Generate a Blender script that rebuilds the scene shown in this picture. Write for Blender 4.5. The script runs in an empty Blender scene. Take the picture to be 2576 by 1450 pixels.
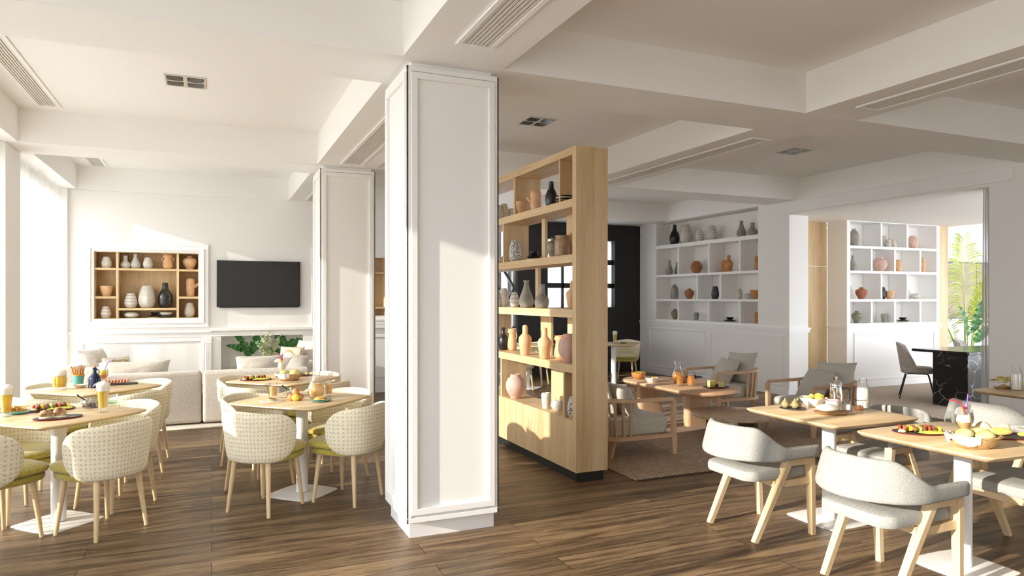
import bpy, bmesh, math, random
from math import sin, cos, pi, radians, sqrt, atan2
from mathutils import Vector, Matrix
random.seed(7)
C = bpy.context.scene.collection
MEAN = {}

# ------------------------------------------------------------------ mesh builder
class MB:
    def __init__(s):
        s.v = []; s.f = []; s.uv = {}
    def add(s, vs, fs):
        o = len(s.v); s.v += [tuple(p) for p in vs]; s.f += [tuple(i + o for i in f) for f in fs]; return o
    def box(s, x0, x1, y0, y1, z0, z1, b=0.0, seg=2):
        if b <= 0:
            vs = [(x, y, z) for z in (z0, z1) for y in (y0, y1) for x in (x0, x1)]
            s.add(vs, [(0, 2, 3, 1), (4, 5, 7, 6), (0, 1, 5, 4), (2, 6, 7, 3), (0, 4, 6, 2), (1, 3, 7, 5)])
        else:
            bm = bmesh.new(); bmesh.ops.create_cube(bm, size=1.0)
            for v in bm.verts:
                v.co = ((x0 + x1) / 2 + v.co.x * (x1 - x0), (y0 + y1) / 2 + v.co.y * (y1 - y0), (z0 + z1) / 2 + v.co.z * (z1 - z0))
            bmesh.ops.bevel(bm, geom=bm.edges[:], offset=b, segments=seg, profile=0.5, affect='EDGES')
            s.bm(bm)
        return s
    def bm(s, bm):
        bm.verts.index_update()
        s.add([v.co[:] for v in bm.verts], [[v.index for v in f.verts] for f in bm.faces]); bm.free(); return s
    def lathe(s, prof, n=24, c=(0, 0, 0), mod=None, sx=1, sy=1):
        m = len(prof); vs = []
        for (r, z) in prof:
            for k in range(n):
                a = 2 * pi * k / n
                rr = r * (mod(a, z) if mod else 1)
                vs.append((c[0] + rr * cos(a) * sx, c[1] + rr * sin(a) * sy, c[2] + z))
        fs = []
        for i in range(m - 1):
            for k in range(n):
                k2 = (k + 1) % n
                fs.append((i * n + k, i * n + k2, (i + 1) * n + k2, (i + 1) * n + k))
        if len(prof) > 3 and prof[0][0] > 0 and abs(prof[0][0] - prof[-1][0]) < .005:      # a closed ring
            for k in range(n): k2 = (k + 1) % n; fs.append(((m - 1) * n + k, (m - 1) * n + k2, k2, k))
            s.add(vs, fs); return s
        if prof[0][0] > 0: fs.append(tuple(range(n))[::-1])
        if prof[-1][0] > 0: fs.append(tuple((m - 1) * n + k for k in range(n)))
        s.add(vs, fs); return s
    def bar(s, p, q, w0, d0, w1=None, d1=None, up=(0, 0, 1)):
        """tapered rectangular bar from p to q; w along side, d along the other"""
        p = Vector(p); q = Vector(q); t = (q - p).normalized(); u = Vector(up)
        if abs(t.dot(u)) > .97: u = Vector((1, 0, 0))
        a = t.cross(u).normalized(); b = t.cross(a).normalized()
        w1 = w0 if w1 is None else w1; d1 = d0 if d1 is None else d1
        vs = []
        for (o, w, d) in ((p, w0, d0), (q, w1, d1)):
            for (i, j) in ((-1, -1), (1, -1), (1, 1), (-1, 1)):
                vs.append(o + a * (i * w / 2) + b * (j * d / 2))
        s.add(vs, [(0, 1, 2, 3), (7, 6, 5, 4), (0, 4, 5, 1), (1, 5, 6, 2), (2, 6, 7, 3), (3, 7, 4, 0)]); return s
    def tube(s, pts, r, n=8, cap=True):
        pts = [Vector(p) for p in pts]; m = len(pts)
        rs = r if isinstance(r, (list, tuple)) else [r] * m
        vs = []; a = None
        for i, p in enumerate(pts):
            t = (pts[min(i + 1, m - 1)] - pts[max(i - 1, 0)]).normalized()
            if a is None:
                a = t.cross(Vector((0, 0, 1)))
                if a.length < .1: a = t.cross(Vector((1, 0, 0)))
            a = (a - t * a.dot(t)).normalized(); b = t.cross(a)
            for k in range(n):
                g = 2 * pi * k / n; vs.append(p + (a * cos(g) + b * sin(g)) * rs[i])
        fs = []
        for i in range(m - 1):
            for k in range(n):
                k2 = (k + 1) % n; fs.append((i * n + k, (i + 1) * n + k, (i + 1) * n + k2, i * n + k2))
        if cap:
            fs.append(tuple(range(n))); fs.append(tuple((m - 1) * n + k for k in range(n))[::-1])
        s.add(vs, fs); return s
    def blob(s, c, rx, ry, rz, n=14, m=9, lump=0.0, seed=0, rot=None, flat=None):
        rnd = random.Random(seed); ph = [rnd.uniform(0, 6.28) for _ in range(6)]
        M = rot or Matrix.Identity(3); vs = []
        for i in range(m + 1):
            th = pi * i / m
            for k in range(n):
                a = 2 * pi * k / n
                q = 1 + lump * (sin(3 * a + ph[0] + 2 * th) + sin(2 * a + ph[1] - 3 * th) + sin(5 * th + ph[2] + 4 * a) * .6) / 2
                p = Vector((rx * sin(th) * cos(a) * q, ry * sin(th) * sin(a) * q, -rz * cos(th) * q))
                if flat is not None: p.z = max(p.z, flat)
                vs.append(Vector(c) + M @ p)
        fs = []
        for i in range(m):
            for k in range(n):
                k2 = (k + 1) % n; fs.append((i * n + k, i * n + k2, (i + 1) * n + k2, (i + 1) * n + k))
        s.add(vs, fs); return s
    def slab(s, outline, prof):
        """outline: list of (x,y) around the origin; prof: list of (inset, z)"""
        n = len(outline); vs = []; RR = sum(Vector(p).length for p in outline) / n
        nr = []
        for i in range(n):
            a = Vector(outline[i - 1]); b = Vector(outline[(i + 1) % n]); t = (b - a).normalized(); nr.append(Vector((-t.y, t.x)))
        for (ins, z) in prof:
            for i in range(n):
                p = Vector(outline[i])
                p = p + nr[i] * ins if ins <= .03 else (p + nr[i] * .03) * (1 - (ins - .03) / RR)
                vs.append((p.x, p.y, z))
        fs = []
        for j in range(len(prof) - 1):
            for i in range(n):
                i2 = (i + 1) % n; fs.append((j * n + i, j * n + i2, (j + 1) * n + i2, (j + 1) * n + i))
        fs.append(tuple(range(n))[::-1]); fs.append(tuple((len(prof) - 1) * n + i for i in range(n)))
        s.add(vs, fs); return s
    def grid(s, fn, nu, nv, close_u=False, uvfn=None):
        vs = [fn(i / (nu if close_u else nu - 1), j / (nv - 1)) for j in range(nv) for i in range(nu)]
        fs = []
        for j in range(nv - 1):
            for i in range(nu if close_u else nu - 1):
                i2 = (i + 1) % nu; fs.append((j * nu + i, j * nu + i2, (j + 1) * nu + i2, (j + 1) * nu + i))
        o = s.add(vs, fs)
        if uvfn:
            for j in range(nv):
                for i in range(nu): s.uv[o + j * nu + i] = uvfn(i / (nu if close_u else nu - 1), j / (nv - 1))
        return s
    def xf(s, M, i0=0):
        for i in range(i0, len(s.v)): s.v[i] = tuple(M @ Vector(s.v[i]))
        return s
    def mesh(s, name, smooth=True, ang=38):
        me = bpy.data.meshes.new(name); me.from_pydata(s.v, [], s.f)
        bm = bmesh.new(); bm.from_mesh(me); bmesh.ops.recalc_face_normals(bm, faces=bm.faces[:])
        if s.uv:
            L = bm.loops.layers.uv.new('UVMap'); bm.verts.ensure_lookup_table()
            for f in bm.faces:
                for l in f.loops: l[L].uv = s.uv.get(l.vert.index, (0, 0))
        bm.to_mesh(me); bm.free()
        if smooth:
            me.shade_smooth(); me.set_sharp_from_angle(angle=radians(ang))
        return me

def obj(name, mb, mat, parent=None, smooth=True, loc=(0, 0, 0), rz=0.0, ang=38):
    me = mb.mesh(name, smooth, ang); me.materials.append(mat)
    o = bpy.data.objects.new(name, me); C.objects.link(o)
    o.location = loc; o.rotation_euler = (0, 0, rz)
    if parent: o.parent = parent
    return o
def tag(o, label=None, cat=None, group=None, kind=None):
    if label: o['label'] = label
    if cat: o['category'] = cat
    if group: o['group'] = group
    if kind: o['kind'] = kind
    return o
def thing(name, label, cat, loc=(0, 0, 0), rz=0.0, group=None):
    o = bpy.data.objects.new(name, None); C.objects.link(o); o.empty_display_size = .1
    o.location = loc; o.rotation_euler = (0, 0, rz); return tag(o, label, cat, group)
def struct(name, mb, mat, label=None, cat=None, smooth=False):
    o = obj(name, mb, mat, None, smooth); o['kind'] = 'structure'
    return tag(o, label, cat)
def single(name, mb, mat, label, cat, loc=(0, 0, 0), rz=0.0, group=None, ang=38):
    return tag(obj(name, mb, mat, None, True, loc, rz, ang), label, cat, group)
def dup(root, loc, rz, label=None, group=None):
    def cp(o, par):
        c = o.copy(); C.objects.link(c)
        if par is not None: c.parent = par
        for ch in kids(o): cp(ch, c)
        return c
    r = cp(root, None); r.location = loc; r.rotation_euler = (0, 0, rz)
    if label: r['label'] = label
    if group: r['group'] = group
    return r
def kids(o): return [c for c in bpy.data.objects if c.parent == o]

# ------------------------------------------------------------------ outlines
def rrect(hx, hy, r, n=6, bulge=0.0, m=8):
    """rounded rectangle outline, optionally with bulging sides (counter-clockwise)"""
    pts = []
    for (cx, cy, a0) in ((hx - r, hy - r, 0), (-hx + r, hy - r, 90), (-hx + r, -hy + r, 180), (hx - r, -hy + r, 270)):
        for k in range(n + 1):
            a = radians(a0 + 90 * k / n); pts.append((cx + r * cos(a), cy + r * sin(a)))
    if bulge:
        out = []
        N = len(pts)
        for i in range(N):
            a, b = pts[i], pts[(i + 1) % N]; out.append(a)
            if (a[0] - b[0]) ** 2 + (a[1] - b[1]) ** 2 > (min(hx, hy) * .5) ** 2:
                t = Vector((b[0] - a[0], b[1] - a[1])).normalized(); nx, ny = t.y, -t.x
                for k in range(1, m):
                    q = k / m; bl = bulge * (1 - (2 * q - 1) ** 2)
                    out.append((a[0] + (b[0] - a[0]) * q + nx * bl, a[1] + (b[1] - a[1]) * q + ny * bl))
        pts = out
    return pts
def circle(r, n=40, wob=0.0, seed=1, sx=1, sy=1):
    rnd = random.Random(seed); p = [rnd.uniform(0, 6.28) for _ in range(4)]
    out = []
    for k in range(n):
        a = 2 * pi * k / n; q = r * (1 + wob * (sin(3 * a + p[0]) + sin(5 * a + p[1]) * .6 + sin(8 * a + p[2]) * .4))
        out.append((q * cos(a) * sx, q * sin(a) * sy))
    return out

# ------------------------------------------------------------------ materials
def newmat(name):
    m = bpy.data.materials.new(name); m.use_nodes = True; nt = m.node_tree
    b = nt.nodes['Principled BSDF']; return m, nt, b
def N(nt, t, **kw):
    n = nt.nodes.new(t)
    for k, v in kw.items():
        if k in n.inputs: n.inputs[k].default_value = v
        else: setattr(n, k, v)
    return n
def ramp(nt, stops):
    r = nt.nodes.new('ShaderNodeValToRGB'); e = r.color_ramp.elements
    while len(e) < len(stops): e.new(.5)
    for i, (p, c) in enumerate(stops): e[i].position = p; e[i].color = (*c, 1)
    return r
def L(nt, a, b): nt.links.new(a, b)
def coords(nt, scale=(1, 1, 1), kind='Object', rot=(0, 0, 0)):
    t = nt.nodes.new('ShaderNodeTexCoord'); mp = nt.nodes.new('ShaderNodeMapping')
    mp.inputs['Scale'].default_value = scale; mp.inputs['Rotation'].default_value = rot
    L(nt, t.outputs[kind], mp.inputs['Vector']); return mp.outputs['Vector']
def flat(name, col, rough=.5, metal=0, spec=None, coat=0, sheen=0):
    m, nt, b = newmat(name); b.inputs['Base Color'].default_value = (*col, 1); b.inputs['Roughness'].default_value = rough
    b.inputs['Metallic'].default_value = metal
    if spec is not None: b.inputs['Specular IOR Level'].default_value = spec
    if coat: b.inputs['Coat Weight'].default_value = coat
    if sheen: b.inputs['Sheen Weight'].default_value = sheen
    return m
def bump(nt, b, h, strength=.3, dist=.01):
    bp = N(nt, 'ShaderNodeBump'); bp.inputs['Strength'].default_value = strength; bp.inputs['Distance'].default_value = dist
    L(nt, h, bp.inputs['Height']); L(nt, bp.outputs['Normal'], b.inputs['Normal'])
def noisy(name, c1, c2, scale=20, rough=.6, stretch=(1, 1, 1), detail=6, bmp=0.0, dist=.005, lo=.35, hi=.65, sheen=0, metal=0, kind='Object', distortion=0.0, spec=None):
    m, nt, b = newmat(name); v = coords(nt, stretch, kind)
    n = N(nt, 'ShaderNodeTexNoise', Scale=scale, Detail=detail, Distortion=distortion); L(nt, v, n.inputs['Vector'])
    r = ramp(nt, [(lo, c1), (hi, c2)]); L(nt, n.outputs['Fac'], r.inputs['Fac']); L(nt, r.outputs['Color'], b.inputs['Base Color'])
    b.inputs['Roughness'].default_value = rough; b.inputs['Metallic'].default_value = metal
    if sheen: b.inputs['Sheen Weight'].default_value = sheen
    if spec is not None: b.inputs['Specular IOR Level'].default_value = spec
    if bmp: bump(nt, b, n.outputs['Fac'], bmp, dist)
    return m
def wood(name, c1, c2, c3, axis='z', scale=9, rough=.45, plank=None):
    """straight-grained wood, grain along one axis"""
    m, nt, b = newmat(name)
    st = {'x': (.05, 1, 1), 'y': (1, .05, 1), 'z': (1, 1, .05)}[axis]
    v = coords(nt, st)
    n1 = N(nt, 'ShaderNodeTexNoise', Scale=scale, Detail=5, Distortion=.6); L(nt, v, n1.inputs['Vector'])
    n2 = N(nt, 'ShaderNodeTexNoise', Scale=scale * 9, Detail=3); L(nt, v, n2.inputs['Vector'])
    mx = N(nt, 'ShaderNodeMath', operation='MULTIPLY_ADD'); L(nt, n2.outputs['Fac'], mx.inputs[0]); mx.inputs[1].default_value = .5; L(nt, n1.outputs['Fac'], mx.inputs[2])
    r = ramp(nt, [(.5, c1), (.75, c2), (.98, c3)]); L(nt, mx.outputs[0], r.inputs['Fac']); L(nt, r.outputs['Color'], b.inputs['Base Color'])
    b.inputs['Roughness'].default_value = rough; bump(nt, b, n2.outputs['Fac'], .08, .002)
    return m
def thin_glass(name, tint=(1, 1, 1), gloss=1.0):
    m = bpy.data.materials.new(name); m.use_nodes = True; nt = m.node_tree; nt.nodes.clear()
    out = nt.nodes.new('ShaderNodeOutputMaterial'); tr = N(nt, 'ShaderNodeBsdfTransparent'); tr.inputs[0].default_value = (*tint, 1)
    gl = N(nt, 'ShaderNodeBsdfGlossy', Roughness=.02); fr = N(nt, 'ShaderNodeLayerWeight', Blend=.12)
    ml = N(nt, 'ShaderNodeMath', operation='MULTIPLY_ADD'); ml.inputs[1].default_value = .75 * gloss; ml.inputs[2].default_value = .03
    L(nt, fr.outputs['Facing'], ml.inputs[0])
    ed = N(nt, 'ShaderNodeLayerWeight', Blend=.35); er = ramp(nt, [(.35, tint), (1.0, tuple(c * (.45 if gloss >= 1 else .9) for c in tint))]); L(nt, ed.outputs['Facing'], er.inputs['Fac']); L(nt, er.outputs['Color'], tr.inputs[0])
    mx = nt.nodes.new('ShaderNodeMixShader'); L(nt, ml.outputs[0], mx.inputs[0]); L(nt, tr.outputs[0], mx.inputs[1]); L(nt, gl.outputs[0], mx.inputs[2])
    L(nt, mx.outputs[0], out.inputs[0]); return m
def liquid(name, col, trans=.55):
    m = bpy.data.materials.new(name); m.use_nodes = True; nt = m.node_tree; nt.nodes.clear()
    out = nt.nodes.new('ShaderNodeOutputMaterial'); tr = N(nt, 'ShaderNodeBsdfTransparent'); tr.inputs[0].default_value = (*[min(1, c ** .5) for c in col], 1)
    df = N(nt, 'ShaderNodeBsdfPrincipled', Roughness=.1); df.inputs['Base Color'].default_value = (*col, 1)
    mx = nt.nodes.new('ShaderNodeMixShader'); mx.inputs[0].default_value = 1 - trans
    L(nt, tr.outputs[0], mx.inputs[1]); L(nt, df.outputs[0], mx.inputs[2]); L(nt, mx.outputs[0], out.inputs[0]); return m

M = {}
M['wall'] = flat('wall_paint', (.87, .855, .83), .75)
M['ceil'] = flat('ceiling_paint', (.885, .872, .85), .8)
M['trim'] = flat('trim_paint', (.885, .875, .86), .5)
M['white_metal'] = flat('white_powder_coat', (.86, .86, .85), .35)
M['oak'] = wood('oak_veneer', (.49, .33, .165), (.635, .46, .255), (.71, .545, .335), 'z', 8)
M['oak_y'] = wood('oak_veneer_long', (.49, .33, .165), (.635, .46, .255), (.71, .545, .335), 'y', 8)
M['oak_x'] = wood('oak_veneer_wide', (.50, .335, .155), (.645, .465, .24), (.72, .54, .30), 'x', 8)
M['ash'] = wood('pale_ash', (.56, .40, .215), (.68, .505, .29), (.76, .60, .38), 'x', 7, .4)
M['ash_leg'] = wood('pale_ash_leg', (.60, .43, .235), (.70, .52, .30), (.76, .60, .38), 'z', 7, .4)
M['beech'] = wood('warm_beech', (.47, .285, .155), (.57, .37, .22), (.64, .44, .275), 'z', 7, .45)
M['beech_x'] = wood('warm_beech_long', (.47, .285, .155), (.57, .37, .22), (.64, .44, .275), 'x', 7, .45)
M['darkwood'] = wood('dark_walnut', (.05, .022, .012), (.09, .04, .022), (.13, .06, .032), 'z', 8)
M['black'] = flat('black_paint', (.012, .012, .012), .55)
M['blackmetal'] = flat('black_steel', (.012, .012, .013), .4)
M['screen'] = flat('tv_screen', (.02, .02, .021), .35)
M['reflector'] = flat('lamp_reflector', (.02, .02, .02), .2, .6)
M['olive'] = noisy('olive_velvet', (.33, .26, .018), (.48, .39, .04), 60, .75, sheen=.5, bmp=.1, dist=.002)
M['linen'] = noisy('grey_linen', (.43, .41, .36), (.57, .545, .49), 110, .9, detail=8, bmp=.35, dist=.002, sheen=.2)
M['weave'] = noisy('grey_dining_weave', (.25, .247, .23), (.41, .405, .38), 150, .9, stretch=(1, 1, 2.2), detail=8, bmp=.4, dist=.002)
M['sofa'] = noisy('sofa_fabric', (.47, .425, .37), (.57, .525, .465), 40, .9, detail=9, bmp=.3, dist=.003, sheen=.2)
M['cushion'] = noisy('light_cushion', (.60, .55, .48), (.72, .67, .60), 30, .9, bmp=.2)
M['counterchair'] = noisy('taupe_weave', (.36, .33, .30), (.54, .50, .46), 120, .9, bmp=.3, dist=.002)
M['chrome'] = flat('chrome', (.85, .85, .85), .08, 1)
M['steel'] = flat('dark_steel', (.05, .05, .05), .35, .8)
M['glass'] = thin_glass('clear_glass')
M['winglass'] = thin_glass('window_glass', (1, 1, 1), .6)
M['greenglass'] = thin_glass('green_tinted_glass', (.75, .95, .82))
M['slate'] = noisy('black_slate', (.025, .025, .027), (.05, .05, .052), 40, .55, bmp=.2)
M['redrim'] = flat('red_enamel', (.55, .02, .02), .4)
M['teal'] = flat('teal_ceramic', (.12, .42, .40), .35)
M['orange'] = flat('orange_ceramic', (.75, .33, .03), .4)
M['porcelain'] = flat('white_porcelain', (.82, .80, .76), .25)
M['paper'] = flat('white_paper_napkin', (.80, .80, .79), .8)
M['cloth'] = flat('grey_cotton_napkin', (.66, .66, .67), .9)

def planks():
    m, nt, b = newmat('dark_oak_planks')
    t = nt.nodes.new('ShaderNodeTexCoord'); br = N(nt, 'ShaderNodeTexBrick')
    br.offset = .37; br.inputs['Scale'].default_value = 1; br.inputs['Brick Width'].default_value = 1.9; br.inputs['Row Height'].default_value = .185
    br.inputs['Mortar Size'].default_value = .0022; br.inputs['Mortar Smooth'].default_value = 0; br.inputs['Bias'].default_value = 0
    br.inputs['Color1'].default_value = (0, 0, 0, 1); br.inputs['Color2'].default_value = (1, 1, 1, 1)
    L(nt, t.outputs['Object'], br.inputs['Vector'])
    mp = nt.nodes.new('ShaderNodeMapping'); mp.inputs['Scale'].default_value = (.09, 1, 1); L(nt, t.outputs['Object'], mp.inputs['Vector'])
    # shift the grain from plank to plank
    ad = N(nt, 'ShaderNodeVectorMath', operation='MULTIPLY_ADD'); L(nt, br.outputs['Color'], ad.inputs[0]); ad.inputs[1].default_value = (7, 0, 3); L(nt, mp.outputs[0], ad.inputs[2])
    n1 = N(nt, 'ShaderNodeTexNoise', Scale=9, Detail=6, Distortion=1.1); L(nt, ad.outputs[0], n1.inputs['Vector'])
    n2 = N(nt, 'ShaderNodeTexNoise', Scale=70, Detail=4); L(nt, ad.outputs[0], n2.inputs['Vector'])
    wv = N(nt, 'ShaderNodeTexWave', Scale=9, Distortion=14, Detail=4); wv.bands_direction = 'Y'; wv.inputs['Detail Scale'].default_value = 1.6; L(nt, ad.outputs[0], wv.inputs['Vector'])
    a1 = N(nt, 'ShaderNodeMath', operation='MULTIPLY_ADD'); L(nt, n2.outputs['Fac'], a1.inputs[0]); a1.inputs[1].default_value = .55; L(nt, n1.outputs['Fac'], a1.inputs[2])
    a2 = N(nt, 'ShaderNodeMath', operation='MULTIPLY_ADD'); L(nt, wv.outputs['Fac'], a2.inputs[0]); a2.inputs[1].default_value = .10; L(nt, a1.outputs[0], a2.inputs[2])
    r = ramp(nt, [(.50, (.028, .0155, .0075)), (.74, (.105, .064, .033)), (.96, (.225, .15, .082))]); L(nt, a2.outputs[0], r.inputs['Fac'])
    hsv = N(nt, 'ShaderNodeHueSaturation'); L(nt, r.outputs['Color'], hsv.inputs['Color'])
    mr = N(nt, 'ShaderNodeMapRange'); L(nt, br.outputs['Color'], mr.inputs[0]); mr.inputs[3].default_value = .75; mr.inputs[4].default_value = 1.25; L(nt, mr.outputs[0], hsv.inputs['Value'])
    mx = N(nt, 'ShaderNodeMix', data_type='RGBA'); L(nt, br.outputs['Fac'], mx.inputs[0]); L(nt, hsv.outputs[0], mx.inputs[6]); mx.inputs[7].default_value = (.012, .007, .005, 1)
    L(nt, mx.outputs[2], b.inputs['Base Color'])
    rr = N(nt, 'ShaderNodeMapRange'); L(nt, n2.outputs['Fac'], rr.inputs[0]); rr.inputs[3].default_value = .30; rr.inputs[4].default_value = .52; L(nt, rr.outputs[0], b.inputs['Roughness'])
    b.inputs['Specular IOR Level'].default_value = .3
    bump(nt, b, a2.outputs[0], .12, .003)
    return m
M['floor'] = planks()

def shellweave():
    m, nt, b = newmat('cream_gold_woven_fabric')
    v = coords(nt, (1, 1, 1), 'UV', (0, 0, radians(45)))
    br = N(nt, 'ShaderNodeTexBrick'); br.offset = .5; br.inputs['Scale'].default_value = 1; br.inputs['Brick Width'].default_value = .026; br.inputs['Row Height'].default_value = .013
    br.inputs['Mortar Size'].default_value = .0022; br.inputs['Color1'].default_value = (.80, .73, .53, 1); br.inputs['Color2'].default_value = (.72, .62, .38, 1); br.inputs['Mortar'].default_value = (.82, .78, .68, 1)
    L(nt, v, br.inputs['Vector'])
    v2 = coords(nt, (1, 1, 1), 'UV')
    vo = N(nt, 'ShaderNodeTexVoronoi', Scale=34, Randomness=.12); L(nt, v2, vo.inputs['Vector'])
    r = ramp(nt, [(.16, (1, 1, 1)), (.34, (0, 0, 0))]); L(nt, vo.outputs['Distance'], r.inputs['Fac'])
    mx = N(nt, 'ShaderNodeMix', data_type='RGBA'); mu = N(nt, 'ShaderNodeMath', operation='MULTIPLY'); L(nt, r.outputs['Color'], mu.inputs[0]); mu.inputs[1].default_value = .55
    L(nt, mu.outputs[0], mx.inputs[0]); L(nt, br.outputs['Color'], mx.inputs[6]); mx.inputs[7].default_value = (.40, .30, .12, 1)
    L(nt, mx.outputs[2], b.inputs['Base Color']); b.inputs['Roughness'].default_value = .85; b.inputs['Sheen Weight'].default_value = .2
    bump(nt, b, vo.outputs['Distance'], .5, .004)
    return m
M['shell'] = shellweave()

def braid():
    m, nt, b = newmat('braided_jute')
    v = coords(nt, (1, 1, 1))
    br = N(nt, 'ShaderNodeTexBrick'); br.offset = .5; br.inputs['Scale'].default_value = 1; br.inputs['Brick Width'].default_value = .055; br.inputs['Row Height'].default_value = .022
    br.inputs['Mortar Size'].default_value = .004; br.inputs['Mortar Smooth'].default_value = .8
    br.inputs['Color1'].default_value = (.58, .44, .32, 1); br.inputs['Color2'].default_value = (.43, .315, .22, 1); br.inputs['Mortar'].default_value = (.10, .066, .046, 1)
    n = N(nt, 'ShaderNodeTexNoise', Scale=60, Detail=4); L(nt, v, n.inputs['Vector'])
    ad = N(nt, 'ShaderNodeVectorMath', operation='MULTIPLY_ADD'); L(nt, n.outputs['Color'], ad.inputs[0]); ad.inputs[1].default_value = (.012, .012, 0); L(nt, v, ad.inputs[2])
    L(nt, ad.outputs[0], br.inputs['Vector']); L(nt, br.outputs['Color'], b.inputs['Base Color']); b.inputs['Roughness'].default_value = .95
    iv = N(nt, 'ShaderNodeMath', operation='SUBTRACT'); iv.inputs[0].default_value = 1; L(nt, br.outputs['Fac'], iv.inputs[1])
    bump(nt, b, iv.outputs[0], .8, .012)
    return m
M['braid'] = braid()
M['loop'] = noisy('looped_wool', (.30, .235, .18), (.58, .48, .385), 90, .95, detail=3, bmp=.9, dist=.012)
M['pale_rug'] = noisy('pale_wool', (.45, .40, .34), (.72, .67, .60), 70, .95, detail=3, bmp=.8, dist=.01)

def marble():
    m, nt, b = newmat('black_veined_marble')
    v = coords(nt, (1, 1, 1))
    n = N(nt, 'ShaderNodeTexNoise', Scale=2.2, Detail=7, Distortion=.4); L(nt, v, n.inputs['Vector'])
    ad = N(nt, 'ShaderNodeVectorMath', operation='MULTIPLY_ADD'); L(nt, n.outputs['Color'], ad.inputs[0]); ad.inputs[1].default_value = (.35, .35, .35); L(nt, v, ad.inputs[2])
    vo = N(nt, 'ShaderNodeTexVoronoi', Scale=4.2, feature='DISTANCE_TO_EDGE'); L(nt, ad.outputs[0], vo.inputs['Vector'])
    r = ramp(nt, [(0, (1, 1, 1)), (.022, (0, 0, 0))]); L(nt, vo.outputs['Distance'], r.inputs['Fac'])
    n2 = N(nt, 'ShaderNodeTexNoise', Scale=3.5, Detail=3); L(nt, v, n2.inputs['Vector']); r2 = ramp(nt, [(.42, (0, 0, 0)), (.62, (1, 1, 1))]); L(nt, n2.outputs['Fac'], r2.inputs['Fac'])
    mu = N(nt, 'ShaderNodeMath', operation='MULTIPLY'); L(nt, r.outputs['Color'], mu.inputs[0]); L(nt, r2.outputs['Color'], mu.inputs[1])
    mx = N(nt, 'ShaderNodeMix', data_type='RGBA'); L(nt, mu.outputs[0], mx.inputs[0]); mx.inputs[6].default_value = (.010, .010, .011, 1); mx.inputs[7].default_value = (.42, .40, .37, 1)
    L(nt, mx.outputs[2], b.inputs['Base Color']); b.inputs['Roughness'].default_value = .13
    return m
M['marble'] = marble()
M['stone'] = noisy('travertine', (.48, .35, .24), (.64, .51, .38), 7, .45, detail=8, distortion=1.2)

def curtain_mat(name, col, tr, tl):
    m = bpy.data.materials.new(name); m.use_nodes = True; nt = m.node_tree; nt.nodes.clear()
    out = nt.nodes.new('ShaderNodeOutputMaterial')
    a = N(nt, 'ShaderNodeBsdfTransparent'); a.inputs[0].default_value = (1, 1, 1, 1)
    d = N(nt, 'ShaderNodeBsdfDiffuse'); d.inputs[0].default_value = (*col, 1)
    t = N(nt, 'ShaderNodeBsdfTranslucent'); t.inputs[0].default_value = (*col, 1)
    m1 = nt.nodes.new('ShaderNodeMixShader'); m1.inputs[0].default_value = tl; L(nt, d.outputs[0], m1.inputs[1]); L(nt, t.outputs[0], m1.inputs[2])
    # open weave: the flatter the light meets the cloth, the less gets straight through
    g = nt.nodes.new('ShaderNodeNewGeometry'); dt = N(nt, 'ShaderNodeVectorMath', operation='DOT_PRODUCT'); L(nt, g.outputs['Normal'], dt.inputs[0]); L(nt, g.outputs['Incoming'], dt.inputs[1])
    ab = N(nt, 'ShaderNodeMath', operation='ABSOLUTE'); L(nt, dt.outputs['Value'], ab.inputs[0]); mxm = N(nt, 'ShaderNodeMath', operation='MAXIMUM'); L(nt, ab.outputs[0], mxm.inputs[0]); mxm.inputs[1].default_value = .08
    iv = N(nt, 'ShaderNodeMath', operation='DIVIDE'); iv.inputs[0].default_value = 1; L(nt, mxm.outputs[0], iv.inputs[1]); pw = N(nt, 'ShaderNodeMath', operation='POWER'); pw.inputs[0].default_value = tr; L(nt, iv.outputs[0], pw.inputs[1])
    m2 = nt.nodes.new('ShaderNodeMixShader'); L(nt, pw.outputs[0], m2.inputs[0]); L(nt, m1.outputs[0], m2.inputs[1]); L(nt, a.outputs[0], m2.inputs[2])
    L(nt, m2.outputs[0], out.inputs[0]); return m
M['sheer'] = curtain_mat('white_sheer', (.85, .845, .83), .78, .55)
M['greysheer'] = curtain_mat('grey_sheer', (.55, .54, .53), .35, .4)

# ceramics
M['c_white'] = noisy('white_stoneware', (.62, .59, .54), (.72, .69, .64), 30, .55)
M['c_grey'] = noisy('grey_stoneware', (.24, .225, .19), (.36, .34, .295), 12, .5, detail=8)
M['c_lightgrey'] = noisy('light_grey_stoneware', (.52, .5, .46), (.64, .62, .58), 14, .6)
M['c_black'] = noisy('black_glaze', (.012, .012, .012), (.02, .02, .02), 20, .25)
M['c_tan'] = noisy('tan_terracotta', (.64, .38, .20), (.75, .48, .28), 14, .65)
M['c_pink'] = noisy('pink_clay', (.58, .37, .30), (.68, .47, .40), 25, .7, stretch=(1, 1, .4))
M['c_terra'] = noisy('red_terracotta', (.30, .105, .05), (.42, .165, .085), 25, .65)
M['c_olive'] = noisy('olive_glaze', (.16, .145, .09), (.27, .25, .17), 30, .35)
M['c_crock'] = noisy('brown_crock', (.30, .19, .105), (.42, .28, .165), 16, .35)
M['c_orange'] = noisy('orange_terracotta', (.46, .19, .055), (.58, .27, .09), 14, .6)
def speck(name, base, dot, sc, th, rough=.4):
    m, nt, b = newmat(name); v = coords(nt)
    vo = N(nt, 'ShaderNodeTexVoronoi', Scale=sc); L(nt, v, vo.inputs['Vector'])
    r = ramp(nt, [(th, dot), (th + .08, base)]); L(nt, vo.outputs['Distance'], r.inputs['Fac']); L(nt, r.outputs['Color'], b.inputs['Base Color']); b.inputs['Roughness'].default_value = rough
    return m
M['c_speck'] = speck('speckled_glaze', (.60, .56, .49), (.22, .15, .09), 85, .22)
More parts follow.
